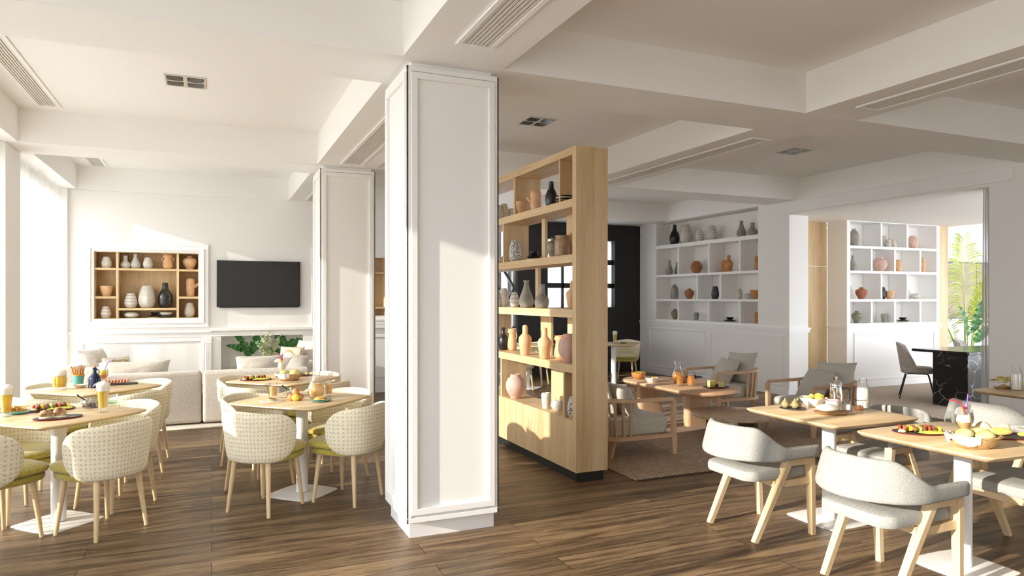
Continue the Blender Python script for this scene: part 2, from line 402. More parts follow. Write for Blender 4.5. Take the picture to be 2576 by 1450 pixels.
M['c_dots'] = speck('black_dotted_glaze', (.58, .56, .52), (.02, .02, .02), 70, .36)
M['c_dark'] = speck('dark_speckled_glaze', (.03, .032, .036), (.32, .32, .32), 75, .2)
def banded(name, c1, c2, sc):
    m, nt, b = newmat(name); v = coords(nt)
    w = N(nt, 'ShaderNodeTexWave', Scale=sc, Distortion=1.2, Detail=2); w.bands_direction = 'Z'; L(nt, v, w.inputs['Vector'])
    r = ramp(nt, [(.04, c2), (.14, c1)]); L(nt, w.outputs['Fac'], r.inputs['Fac']); L(nt, r.outputs['Color'], b.inputs['Base Color']); b.inputs['Roughness'].default_value = .6
    return m
M['c_band'] = banded('banded_white_stoneware', (.66, .62, .56), (.40, .33, .26), 7)
SKY, SUN, EXPO = 5.7, 9.5, 0.06
# ------------------------------------------------------------------ the setting
BZ, CZ = 3.083, 3.423
def wall(mb, axis, t0, t1, a0, a1, z0, z1, holes=()):
    holes = [(max(h[0], a0), min(h[1], a1), max(h[2], z0), min(h[3], z1)) for h in holes]
    As = sorted(set([a0, a1] + [h[0] for h in holes] + [h[1] for h in holes])); Zs = sorted(set([z0, z1] + [h[2] for h in holes] + [h[3] for h in holes]))
    for i in range(len(As) - 1):
        run = None
        for j in range(len(Zs) - 1):
            ca, cz = (As[i] + As[i + 1]) / 2, (Zs[j] + Zs[j + 1]) / 2
            solid = not any(h[0] < ca < h[1] and h[2] < cz < h[3] for h in holes)
            if solid: run = (run[0], Zs[j + 1]) if run else (Zs[j], Zs[j + 1])
            if (not solid or j == len(Zs) - 2) and run:
                if axis == 'x': mb.box(t0, t1, As[i], As[i + 1], run[0], run[1])
                else: mb.box(As[i], As[i + 1], t0, t1, run[0], run[1])
                run = None
    return mb
def ring(mb, axis, face, d, a0, a1, z0, z1, w):
    """rectangular moulding of width w and depth d on a wall face (d<0 stands out towards smaller coordinate)"""
    lo, hi = min(face, face + d), max(face, face + d)
    for (p, q, r, s) in ((a0, a1, z0, z0 + w), (a0, a1, z1 - w, z1), (a0, a0 + w, z0 + w, z1 - w), (a1 - w, a1, z0 + w, z1 - w)):
        if axis == 'x': mb.box(lo, hi, p, q, r, s, .003, 1)
        else: mb.box(p, q, lo, hi, r, s, .003, 1)

struct('floor', MB().box(-2.2, 8.9, -3.4, 13, -.1, 0), M['floor'])
struct('floor', MB().box(8.9, 20.5, 2, 13, -.1, 0), M['floor'])
struct('ground', MB().box(-60, -2.25, -40, 60, -.3, -.12).box(-2.25, 40, -40, -3.65, -.3, -.12), flat('bounce_ground', (.55, .53, .5), .8), 'unseen pale terrace added outside the tall windows to bounce light indoors', 'terrace')  # pale ground added out of view so daylight bounces up to the ceiling

struct('ceiling', MB().box(-2.25, 8.9, -3.4, 13, CZ, CZ + .25), M['ceil'])
n = 0
for (x0, x1, y0, y1) in ((-1.835, 8.9, -3.4, -2.9), (-1.835, 8.37, .35, .95), (-1.835, 8.37, 4.268, 4.862), (-1.835, 8.37, 8.118, 8.733), (-1.835, 1.79, 11.345, 11.8), (1.79, 8.37, 11.43, 12.9),
                         (-1.955, -1.733, -3.4, 11.345), (1.108, 1.786, -2.9, 11.345), (4.497, 5.089, -2.9, 11.43), (8.36, 8.9, -2.9, 12.9)):
    n += 1; struct('trim_%d' % n, MB().box(x0, x1, y0, y1, BZ + .0003 * n, CZ + .01), M['ceil'])

# window wall on the left: pillars flush with the curtain recess, header above the glass
wl = MB()
wins = [(-2.6, .35), (.95, 4.268), (4.865, 8.13), (8.705, 11.262)]
wall(wl, 'x', -2.16, -1.99, -3.4, 12.0, 0, CZ, [(a, b, .06, 3.0) for a, b in wins])
for (a, b) in ((-3.4, -2.6), (.35, .95), (4.268, 4.865), (8.13, 8.705), (11.262, 11.4)):
    wl.box(-1.99, -1.838, a, b, 0, BZ)
struct('wall_left', wl, M['wall'])
for i, (a, b) in enumerate(wins):
    w = MB()
    for (p, q, r, s) in ((a, b, .06, .12), (a, b, 2.94, 3.0), (a, a + .06, .12, 2.94), (b - .06, b, .12, 2.94), ((a + b) / 2 - .035, (a + b) / 2 + .035, .12, 2.94)):
        w.box(-2.12, -2.05, p, q, r, s)
    o = struct('window_%d' % (i + 1), w, M['white_metal'])
    g = obj('window_pane', MB().box(-2.088, -2.082, a + .05, b - .05, .11, 2.95), M['winglass'], o, False)

# far left wall with two shelf niches and a planter recess
YB = 11.345
NI = [(-1.53, -.168), (1.582, 2.944)]; NZ = (1.252, 2.227); PN = (.132, 1.33, .28, .988)
wb = MB(); wall(wb, 'y', YB, YB + .45, -1.99, 3.3, 0, BZ, [(a, b, NZ[0], NZ[1]) for a, b in NI] + [PN])
wb.box(PN[0], PN[1], YB + .32, YB + .45, PN[2], PN[3])
struct('wall_back', wb, M['wall'])
tr = MB()
tr.box(-1.838, .0, YB - .035, YB, 1.04, 1.082, .004, 1); tr.box(0, 3.3, YB - .05, YB, 1.06, 1.106, .004, 1); tr.box(-1.838, 3.3, YB - .012, YB, .98, 1.04)
tr.box(-1.838, 3.3, YB - .02, YB, 0, .15, .004, 1)
ring(tr, 'y', YB, -.018, -1.69, -.10, .25, .95, .04)
ring(tr, 'y', YB, -.018, 1.50, 3.2, .25, .95, .04)
tr.box(-.085, .0, YB - .025, YB, .15, .86, .002, 1)
for k in range(4): tr.box(-.078 + k * .02, -.066 + k * .02, YB - .033, YB - .02, .2, .85)
tr.box(-.09, .005, YB - .035, YB, .87, .965, .006, 1)
struct('trim_11', tr, M['trim'], 'white panelled wainscot and chair rail on the far left wall', 'wainscot')
rb = MB(); rb.box(3.3, 3.5, YB + .1, 12.43, 0, BZ); wall(rb, 'y', 12.43, 12.8, 3.3, 5.52, 0, BZ, [(3.45, 5.42, .08, 2.95)])
struct('wall_middle', rb, M['wall'])
w = MB()
for (p, q, r, s_) in ((3.45, 5.42, .08, .14), (3.45, 5.42, 2.89, 2.95), (3.45, 3.51, .14, 2.89), (5.36, 5.42, .14, 2.89), (5.12, 5.22, .14, 2.89), (4.40, 4.46, .14, 2.89)): w.box(p, q, 12.55, 12.62, r, s_)
o = struct('window_9', w, flat('grey_fill_window_frame', (.42, .42, .42), .5)); obj('window_pane', MB().box(3.5, 5.37, 12.583, 12.587, .13, 2.9), curtain_mat('fill_window_glass', (.85, .85, .85), .25, .9), o, False)  # glazing added in this wall to send daylight into the lounge
bk = MB(); wall(bk, 'y', 12.43, 12.8, 5.52, 8.37, 0, BZ - .005, [(6.18, 7.75, 1.36, 2.75)])
bk.box(5.52, 8.37, 12.415, 12.43, 2.86, 2.875); bk.box(5.52, 5.55, 12.40, 12.43, 0, BZ - .01)
struct('wall_black', bk, M['black'])
w = MB(); 
for z in (2.30, 1.81): w.box(6.18, 7.75, 12.5, 12.56, z - .05, z + .05)
for x in (6.56, 6.95, 7.35): w.box(x - .02, x + .02, 12.5, 12.56, 1.36, 2.75)
o = struct('window_5', w, M['black']); obj('window_pane', MB().box(6.17, 7.76, 12.57, 12.58, 1.35, 2.76), curtain_mat('frosted_glass', (.85, .85, .84), .1, .8), o, False)
xb = MB()
for (p, q) in (((4.95, 1.0), (5.42, 1.75)), ((5.42, 1.75), (4.95, 2.5)), ((4.9, 2.0), (5.25, 2.42)), ((4.9, 2.0), (5.3, 1.45)), ((4.95, .3), (5.42, 1.0))):
    xb.bar((p[0], 12.38, p[1]), (q[0], 12.38, q[1]), .055, .04)
xb.box(5.46, 5.5, 12.36, 12.40, 0, BZ - .01); xb.box(4.84, 4.88, 12.36, 12.40, 0, BZ - .01)
single('steel_cross_brace', xb, M['blackmetal'], 'black steel zigzag brace frame seen through the wooden divider shelf', 'brace')

# right wall with the built-in recess and the wide opening
XR = 8.375
wr = MB(); RN = (8.964, 11.847, 1.127, 3.084)
wall(wr, 'x', XR, XR + .40, -3.4, 12.9, 0, CZ, [(5.22, 8.284, -1, 2.872), (RN[0], RN[1], RN[2], RN[3])])
wr.box(XR + .36, XR + .40, RN[0], RN[1], RN[2], RN[3])
struct('wall_right', wr, M['wall'])
tr = MB()
tr.box(XR - .03, XR, 8.254, 12.42, 1.045, 1.083); tr.box(XR - .018, XR, 8.266, 12.42, 1.004, 1.045)
tr.box(XR + .0005, XR + .43, 8.2545, 8.284, 1.0455, 1.0825); tr.box(XR + .0005, XR + .418, 8.2665, 8.284, 1.0045, 1.0445)
tr.box(XR - .015, XR, 8.284, 12.42, 0, .11, .003, 1)
ring(tr, 'x', XR, -.016, 10.313, 12.095, .15, .955, .03); ring(tr, 'x', XR, -.016, 8.42, 10.171, .15, .955, .03)
tr.box(XR - .03, XR, 4.95, 8.284, 2.9, 3.06, .004, 1)
struct('trim_12', tr, M['trim'], 'white panelled wainscot and rail on the right wall', 'wainscot')
fill_wins = [(6.2, 8.2)]  # unseen window added behind the camera to brighten surfaces facing it
struct('wall_front', wall(MB(), 'y', -3.6, -3.4, -2.2, 8.9, 0, CZ, [(a, b, .06, 3.0) for a, b in fill_wins]), M['wall'])
for i, (a, b) in enumerate(fill_wins):
    w = MB()
    for (p, q, r, s) in ((a, b, .06, .12), (a, b, 2.94, 3.0), (a, a + .06, .12, 2.94), (b - .06, b, .12, 2.94), ((a + b) / 2 - .03, (a + b) / 2 + .03, .12, 2.94)): w.box(p, q, -3.56, -3.48, r, s)
    o = struct('window_%d' % (i + 6), w, M['white_metal']); obj('window_pane', MB().box(a + .05, b - .05, -3.523, -3.517, .11, 2.95), M['winglass'], o, False)

# the side room beyond the opening
W2 = 8.54
w2 = MB(); RN2 = (10.01, 12.20, 1.12, 2.872)
wall(w2, 'y', W2, W2 + .41, 9.93, 12.28, 0, 2.9, [RN2]); w2.box(RN2[0], RN2[1], W2 + .37, W2 + .41, RN2[2], RN2[3])
struct('wall_side', w2, M['trim'])
tr = MB()
tr.box(9.90, 12.31, W2 - .03, W2, 1.04, 1.078); tr.box(9.912, 12.298, W2 - .018, W2, 1.0, 1.04); tr.box(9.9005, 9.93, W2 + .0005, W2 + .41, 1.0405, 1.0775)
tr.box(9.93, 12.28, W2 - .015, W2, 0, .1, .003, 1); ring(tr, 'y', W2, -.016, 10.09, 12.15, .13, .96, .035)
struct('trim_13', tr, M['trim'], 'white panelled wainscot under the side room shelves', 'wainscot')
wp = MB(); wp.box(8.78, 9.925, 8.955, 9.0, 0, 2.11); wp.box(8.78, 9.925, 8.955, 9.0, 2.114, 2.88)
struct('wall_panelled', wp, M['oak'], 'tall oak wall panel between the two white shelf walls', 'wall panel')
struct('trim_14', MB().box(12.285, 12.56, W2 + .03, W2 + .4, 0, 2.9), M['oak'], 'oak end panel at the right of the side room shelves', 'wall panel')
struct('ceiling', MB().box(8.78, 12.6, 3.0, 9.0, 2.885, 3.1), M['ceil'])
struct('ceiling', MB().box(12.6, 20.5, 3.0, 12.2, 3.2, 3.4), M['ceil'])
lv = MB()
for k in range(9): lv.box(12.7, 20, 9.2 + k * .28, 9.24 + k * .28, 3.11, 3.17)
single('ceiling_louvre', lv, M['white_metal'], 'white ceiling louvre of thin slats above the palm', 'louvre')
struct('wall_far', MB().box(12.6, 20.5, 11.7, 11.9, 0, 3.3), M['trim'])
pa = thing('wall_art', 'large taupe framed panel on the far wall behind the palm', 'wall art', (18.2, 11.68, 0))
obj('canvas', MB().box(-1.6, 1.6, -.02, 0, 1.06, 2.45), noisy('taupe_panel', (.30, .245, .22), (.38, .31, .285), 3, .8), pa, False)
f = MB(); ring(f, 'y', -.015, -.03, -1.63, 1.63, 1.03, 2.48, .03); f.box(-.01, .01, -.03, -.02, 1.06, 2.45); obj('frame', f, flat('dark_blue_frame', (.09, .10, .13), .5), pa, False)

# free-standing columns with recessed panels
def column(y0, lab):
    c = MB(); x0, x1 = 1.142, 1.778; y1 = y0 + .60; z0, z1 = .112, 3.05; r = .014
    c.box(x0 + .036, x1 - .013, y0 + .063, y1 - .03, 0, z0 + .02)                       # plinth
    c.box(x0 + .04, x1 - .04, y0 + .04, y1 - .04, z1 - .02, BZ)                         # neck
    c.box(x0 + r, x1 - r, y0 + r, y1 - r, z0, z1)
    for (ax, fa, sg, a0, a1) in (('y', y0, 1, x0, x1), ('y', y1, -1, x0, x1), ('x', x0, 1, y0, y1), ('x', x1, -1, y0, y1)):
        ring(c, ax, fa, sg * r, a0, a1, z0, z1, .034)
        ring(c, ax, fa - sg * .008, sg * (r + .008), a0 + .03, a1 - .03, z0 + .05, z1 - .04, .042)
    return struct('column', c, M['trim'], lab, 'column')
column(4.317, 'white panelled column nearest the camera, centre of the room')
column(8.155, 'white panelled column further back, right of the television')

# air grilles and recessed lamps
def grille(x0, x1, y0, y1, z, lab, nsl=7, fr=.03):
    t = thing('air_vent', lab, 'air vent', ((x0 + x1) / 2, (y0 + y1) / 2, z), 0, 'linear ceiling air vents')
    hx, hy = (x1 - x0) / 2, (y1 - y0) / 2; f = MB()
    for (a, b, c_, d) in ((-hx, hx, -hy, -hy + fr), (-hx, hx, hy - fr, hy), (-hx, -hx + fr, -hy + fr, hy - fr), (hx - fr, hx, -hy + fr, hy - fr)): f.box(a, b, c_, d, -.012, 0)
    obj('frame', f, M['trim'], t, False)
    s = MB(); wdt = (2 * hx - 2 * fr) / nsl
    for k in range(nsl): s.bar((-hx + fr + (k + .5) * wdt, -hy + fr, -.004), (-hx + fr + (k + .5) * wdt, hy - fr, -.004), wdt * .62, .006)
    obj('slats', s, flat('vent_slat', (.74, .71, .66), .6), t, False)
    obj('backing', MB().box(-hx + fr, hx - fr, -hy + fr, hy - fr, -.001, 0), flat('vent_shadow_gap', (.30, .27, .23), .8), t, False)
grille(1.335, 1.575, .9, 3.92, BZ, 'air vent on the beam in front of the nearest column')
grille(1.335, 1.585, 5.1, 7.94, BZ, 'air vent on the beam between the two columns')
grille(1.335, 1.585, 9.2, 11.2, BZ, 'short air vent on the beam behind the farther column')
grille(4.70, 4.95, .9, 3.96, BZ, 'air vent on the dark beam at the upper right')
grille(4.70, 4.93, 5.1, 8.0, BZ, 'long air vent on the beam right of the wooden divider')
grille(-1.55, -1.34, 4.92, 7.93, CZ, 'air vent by the windows at the upper left')
grille(-1.56, -1.34, 9.0, 11.28, CZ, 'air vent over the far end of the window wall')
g = MB(); g.box(8.40, 8.43, 9.0, 11.8, BZ - .022, BZ - .002); g.box(8.52, 8.55, 9.0, 11.8, BZ - .022, BZ - .002); g.box(8.43, 8.52, 9.0, 11.8, BZ - .012, BZ - .004)
single('track_vent', g, flat('vent_beige', (.60, .54, .46), .6), 'slim linear vent above the white built-in wall shelves', 'air vent')
def downlight(x, y, lab):
    t = thing('recessed_downlight', lab, 'ceiling lamp', (x, y, CZ), 0, 'four-lamp recessed downlights')
    f = MB()
    for (a, b, c_, d) in ((-.16, .16, -.165, -.145), (-.16, .16, .145, .165), (-.16, -.145, -.145, .145), (.145, .16, -.145, .145), (-.015, .015, -.145, .145), (-.145, -.015, -.012, .012), (.015, .145, -.012, .012)): f.box(a, b, c_, d, -.008, 0)
    obj('frame', f, flat('downlight_frame', (.62, .58, .5), .5), t, False)
    for sx in (-1, 1):
        for sy in (-1, 1):
            m = MB(); m.slab(rrect(.062, .062, .04), [(0, -.009), (0, -.002)]); m.xf(Matrix.Translation((sx * .08, sy * .078, 0))); obj('lamp', m, M['reflector'], t)
downlight(-.205, 6.575, 'recessed downlight with four dark lamps over the yellow chairs')
downlight(3.15, 6.595, 'recessed downlight with four dark lamps above the wooden divider')
downlight(6.785, 6.63, 'recessed downlight with four dark lamps over the lounge chairs')

# curtains
def curtain(x, y0a, y1a, y0b, y1b, z0, z1, folds, amp, seed, lab, mat):
    rnd = random.Random(seed); ph = [rnd.uniform(0, 6.28) for _ in range(3)]
    def fn(u, v):
        a, b = y0a + (y0b - y0a) * v, y1a + (y1b - y1a) * v      # v=0 bottom
        wav = sin(u * folds * 2 * pi + ph[0] + .5 * sin(u * 9 + ph[1]) + .25 * v) + .35 * sin(u * folds * 1.7 * pi + ph[2] + v)
        return (x + amp * (1 - .45 * v) * wav, a + (b - a) * (u + .25 / folds * sin(u * folds * 4 * pi + ph[1]) * .5), z0 + (z1 - z0) * v)
    m = MB(); m.grid(fn, int(folds * 22), 14)
    return single('curtain', m, mat, lab, 'curtain')
curtain(-1.925, 9.02, 11.17, 8.76, 11.185, .015, BZ - .004, 17, .07, 3, 'long white sheer curtain across the far left window', M['sheer'])
curtain(-1.925, 4.9, 8.06, 4.9, 8.09, .015, BZ - .004, 21, .075, 5, 'white sheer curtain at the left edge of the picture', M['sheer'])
curtain(8.56, 5.24, 5.42, 5.3, 5.40, .01, 2.87, 3.2, .045, 9, 'thin grey curtain gathered at the edge of the right opening', M['greysheer'])
curtain(-1.925, 3.92, 4.25, 3.95, 4.25, .015, BZ - .004, 7, .04, 15, 'gathered white curtain beside the nearest window', M['sheer'])
# rugs
def rug(x0, x1, y0, y1, mat, lab, h=.014):
    return single('rug', MB().box(x0, x1, y0, y1, .001, h, .006, 2), mat, lab, 'rug')
rug(3.31, 6.75, 4.965, 8.3, M['braid'], 'brown braided jute rug under the lounge armchairs')
rug(-1.6, 1.15, 9.02, 11.1, M['pale_rug'], 'pale wool rug under the grey corner sofa')
single('rug', MB().box(8.545, 15.5, 5.25, 8.27, .001, .014).box(8.80, 15.5, 8.27, 8.52, .001, .014), M['loop'], 'brown looped carpet in the side room beyond the opening', 'rug')
# ------------------------------------------------------------------ dining tables
def dining_table(x, y, rz, lab, grp, right=False):
    t = thing('dining_table', lab, 'table', (x, y, 0), rz, grp)
    if right: o = rrect(.405, .405, .05, 5, .012); prof = [(-.0 + .03, .718), (.005, .736), (.0, .742), (.002, .748), (.006, .75)]
    else: o = rrect(.398, .398, .05, 7, .016); prof = [(.045, .722), (.006, .736), (.0, .741), (.002, .748), (.007, .75)]
    a = MB().slab(o, prof); obj('tabletop', a, M['ash'], t)
    obj('pedestal', MB().lathe([(.046, .014), (.046, .715), (.075, .716), (.075, .721)], 32), M['white_metal'], t)
    obj('base_plate', MB().slab(rrect(.205, .205, .03, 4, .010), [(0, 0), (0, .004), (.010, .007), (.028, .009)]), M['white_metal'], t)
    return t
G1 = 'pale wood pedestal dining tables'
D = radians(45)
dining_table(-.975, 5.67, D, 'pale table at the left front holding two tall beers and grilled chicken', G1)
dining_table(-.965, 7.23, D, 'pale table at the left rear holding the blue bottle and beer mug', G1)
dining_table(.665, 5.75, D, 'pale table left of the nearest column holding a juice jug and peaches', G1)
dining_table(.665, 7.25, D, 'pale table behind the juice jug table, before the farther column', G1)
dining_table(4.0, 3.59, 0, 'pale table at the right holding the chrome coffee pot and figs', G1, True)
dining_table(4.0, 2.64, 0, 'pale table at the right front holding two cocktails and a bread basket', G1, True)
dining_table(6.56, 3.60, 0, 'pale table cut by the right edge of the picture', G1, True)
dining_table(6.55, 10.55, D, 'shaded table behind the oval lounge table, before the black wall', G1)
dining_table(5.02, 10.9, D, 'shaded table seen through the wooden divider shelf', G1)

# ------------------------------------------------------------------ yellow tub chairs (facing +Y)
def yellow_chair():
    t = thing('tub_chair', '', 'chair')
    for (sx, sy) in ((-1, -1), (1, -1), (1, 1), (-1, 1)):
        m = MB().tube([(sx * .187, sy * .187, 0), (sx * .150, sy * .150, .385)], [.0125, .0205], 12); obj('leg', m, M['ash_leg'], t)
    seat_o = [(x, y + .03) for x, y in rrect(.228, .228, .15, 8, .008)]
    m = MB().slab(seat_o, [(.035, .372), (.012, .378), (.003, .39), (.003, .412), (.02, .424), (.06, .426)]); obj('seat_base', m, M['olive'], t)
    m = MB().slab([(x, y + .03) for x, y in rrect(.240, .242, .15, 8, .008)], [(.03, .426), (.008, .432), (0, .445), (.004, .462), (.025, .474), (.08, .481), (.14, .485)]); obj('seat_cushion', m, M['olive'], t)
    A = radians(101)
    def mid(a, w, off):
        # a angle from straight back, w in [-1,1] over the height, off radial offset
        k = abs(a) / A
        e = 1.0
        if k > .55: e = (max(0, 1 - ((k - .55) / .45) ** 2.3)) ** (1 / 2.3)
        ztop = .752 - .055 * k ** 1.5; zbot = .378
        zc = (ztop + zbot) / 2 + .006; h = (ztop - zbot) / 2 * (.0 + e)
        z = zc + h * w
        R = .226 + .042 * (z - .375) / .375 + off
        n_ = 2.6
        dx, dy = sin(a), -cos(a); q = (abs(dx) ** n_ + abs(dy) ** n_) ** (-1 / n_)
        q = 1 + (q - 1) * .55
        return (R * q * dx, R * q * dy - .012, z)
    nu, nv = 49, 15; m = MB(); vs = []
    th = .021
    def W(j): return -cos(pi * j / (nv - 1))
    outer = []; inner = []
    for j in range(nv):
        w = W(j); tk = th * (1 - abs(w) ** 7) ** .5
        for i in range(nu):
            s = -1 + 2 * i / (nu - 1); sg = math.copysign(1 - (1 - abs(s)) ** 1.6, s) if abs(s) > .6 else s
            a = A * (s if abs(s) < .6 else math.copysign(.6 + .4 * sin((abs(s) - .6) / .4 * pi / 2), s)); tt = tk * (1 - (abs(a) / A) ** 14) ** .5
            outer.append(mid(a, w, tt)); inner.append(mid(a, w, -tt))
    o0 = m.add(outer, []); i0 = m.add(inner, [])
    for j in range(nv):
        for i in range(nu):
            a = -1 + 2 * i / (nu - 1); z = outer[j * nu + i][2]
            m.uv[o0 + j * nu + i] = (a * .56, z); m.uv[i0 + j * nu + i] = (a * .5, z)
    for j in range(nv - 1):
        for i in range(nu - 1):
            q = j * nu + i
            m.f.append((o0 + q, o0 + q + 1, o0 + q + nu + 1, o0 + q + nu)); m.f.append((i0 + q, i0 + q + nu, i0 + q + nu + 1, i0 + q + 1))
    for i in range(nu - 1):
        for q in (i, (nv - 1) * nu + i): m.f.append((o0 + q, i0 + q, i0 + q + 1, o0 + q + 1))
    for j in range(nv - 1):
        for q in (j * nu, j * nu + nu - 1): m.f.append((o0 + q, o0 + q + nu, i0 + q + nu, i0 + q))
    obj('backrest', m, M['shell'], t, True, ang=60)
    return t
GC = 'cream woven tub chairs with olive seats'
yc0 = yellow_chair(); first = [True]
def place_yellow(x, y, face, lab):
    rz = radians(face - 90)
    if first[0]:
        first[0] = False; yc0.location = (x, y, 0); yc0.rotation_euler = (0, 0, rz); yc0['label'] = lab; yc0['group'] = GC
    else: dup(yc0, (x, y, 0), rz, lab, GC)
for (tx, ty, nm) in ((-.975, 5.67, 'the left front table'), (-.965, 7.23, 'the left rear table'), (.675, 5.75, 'the juice jug table'), (.655, 7.25, 'the table behind the juice jug')):
    for (dx, dy, f, side) in ((.30, -.31, 135, 'near right'), (.315, .31, 225, 'far right'), (-.305, -.31, 45, 'near left'), (-.305, .31, 315, 'far left')):
        place_yellow(tx + dx, ty + dy, f, 'cream tub chair at the %s of %s' % (side, nm))
place_yellow(7.18, 11.15, 225, 'cream tub chair right of the shaded table by the black wall')
place_yellow(6.42, 11.18, 285, 'cream tub chair behind the shaded table by the black wall')
place_yellow(4.72, 10.58, 45, 'cream tub chair whose olive seat shows through the lowest divider bay')
place_yellow(5.33, 11.22, 225, 'cream tub chair whose woven back shows between the two tan bottle vases')

# ------------------------------------------------------------------ grey dining chairs (facing +X)
def grey_chair():
    t = thing('dining_armchair', '', 'chair')
    for s in (-1, 1):
        m = MB().bar((-.235, s * .215, 0), (.035, s * .232, .515), .032, .034, .034, .058, up=(0, 1, 0)); obj('leg', m, M['ash_leg'], t)
        m = MB().bar((.235, s * .235, 0), (.205, s * .245, .515), .03, .036, .034, .058, up=(0, 1, 0)); obj('leg', m, M['ash_leg'], t)
        m = MB().bar((.02, s * .236, .495), (.215, s * .244, .495), .032, .045); obj('arm_rail', m, M['ash_leg'], t)
        m = MB().bar((-.05, s * .22, .355), (.215, s * .236, .365), .03, .042); obj('seat_rail', m, M['ash_leg'], t)
    m = MB().bar((.205, -.235, .365), (.205, .235, .365), .032, .042); obj('seat_rail', m, M['ash_leg'], t)
    m = MB().bar((-.06, -.22, .36), (-.06, .22, .36), .03, .04); obj('seat_rail', m, M['ash_leg'], t)
    o = [(x - .0, y) for x, y in rrect(.26, .225, .09, 7)]
    o = [(x - .03 if x < 0 else x - .01, y) for x, y in o]
    m = MB().slab(o, [(.03, .382), (.006, .388), (0, .40), (0, .43), (.008, .447), (.03, .456), (.1, .461)]); obj('seat', m, M['weave'], t)
    # curved band that is backrest in the middle and armrest at both ends
    nu, nv = 65, 13; A = 1.0
    def ctr(s):          # plan curve, s in -1..1
        k = abs(s)
        if k < .62:
            a = s / .62 * radians(86); return (-.055 - .275 * cos(a), .285 * sin(a))
        q = (k - .62) / .38; return (-.074 + .315 * q, math.copysign(.284 - .012 * q, s))
    pts = []; rings = []
    m = MB(); vs = []
    for i in range(nu):
        s = -1 + 2 * i / (nu - 1); k = abs(s); c = Vector(ctr(s)); d = (Vector(ctr(min(1, s + .01))) - Vector(ctr(max(-1, s - .01)))).normalized(); nr = Vector((d.y, -d.x))
        f = min(1, max(0, (k - .34) / .36)); f = f * f * (3 - 2 * f)
        zt = .735 - .012 * k - f * .125; zb = .53 - f * .008 - .012 * (1 - k)
        e = 1.0
        if k > .95: e = sqrt(max(.02, 1 - ((k - .95) / .055) ** 2))
        zc, h = (zt + zb) / 2, (zt - zb) / 2; th = .024 * (.6 + .4 * e)
        lean = .05 * (1 - f)
        for j in range(nv * 2 - 2):
            g = 2 * pi * j / (nv * 2 - 2); w = math.copysign(abs(sin(g)) ** .45, sin(g)); r_ = math.copysign(abs(cos(g)) ** .6, cos(g))
            z = zc + h * w; p = c + nr * (th * r_ + lean * (w - .2) * .5); vs.append((p.x, p.y, z))
    R = nv * 2 - 2; fs = []
    for i in range(nu - 1):
        for j in range(R):
            j2 = (j + 1) % R; fs.append((i * R + j, i * R + j2, (i + 1) * R + j2, (i + 1) * R + j))
    fs.append(tuple(range(R))); fs.append(tuple((nu - 1) * R + j for j in range(R))[::-1])
    m.add(vs, fs); obj('backrest', m, M['weave'], t, True, ang=60)
    return t
GG = 'grey upholstered dining chairs with bent wooden arms'
gc0 = grey_chair()
gl = [((3.40, 3.635, 0), 0, 'grey dining chair left of the chrome coffee pot table, back turned to the camera'), ((4.52, 3.60, 0), pi, 'grey dining chair on the far side of the coffee pot table, partly sunlit'),
      ((3.395, 2.655, 0), 0, 'grey dining chair nearest the camera, at the cocktail table'), ((4.56, 2.65, 0), pi, 'grey dining chair cut by the right edge, far side of the cocktail table'),
      ((5.86, 3.60, 0), 0, 'shaded grey dining chair behind the two cocktails')]
for i, (lc, rz, lb) in enumerate(gl):
    if i == 0: gc0.location = lc; gc0['label'] = lb; gc0['group'] = GG
    else: dup(gc0, lc, rz, lb, GG)

# ------------------------------------------------------------------ lounge armchairs (facing +X)
def ucurve(n=40, xf=.36, hw=.345, xb=-.44, r=.30):
    pts = [(xf, -hw)]
    for k in range(n + 1):
        a = radians(-90 - 180 * k / n); cx = xb + r
        ex = 2.5
        ca, sa = cos(a), sin(a)
        pts.append((cx + r * math.copysign(abs(ca) ** (2 / ex), ca), hw * math.copysign(abs(sa) ** (2 / ex), sa)))
    pts.append((xf, hw)); return pts
def railstrip(mb, pts, z, w, h, zf=None):
    P = [Vector(p) for p in pts]; vs = []
    for i, p in enumerate(P):
        d = (P[min(i + 1, len(P) - 1)] - P[max(i - 1, 0)]).normalized(); nr = Vector((d.y, -d.x)); zz = z if zf is None else zf(p)
        for (a, b) in ((-w / 2, -h / 2), (w / 2, -h / 2), (w / 2, h / 2), (-w / 2, h / 2)): vs.append((p.x + nr.x * a, p.y + nr.y * a, zz + b))
    m = len(P); fs = []
    for i in range(m - 1):
        for j in range(4): j2 = (j + 1) % 4; fs.append((i * 4 + j, i * 4 + j2, i * 4 + 4 + j2, i * 4 + 4 + j))
    fs += [(3, 2, 1, 0), tuple((m - 1) * 4 + j for j in range(4))]; mb.add(vs, fs); return mb
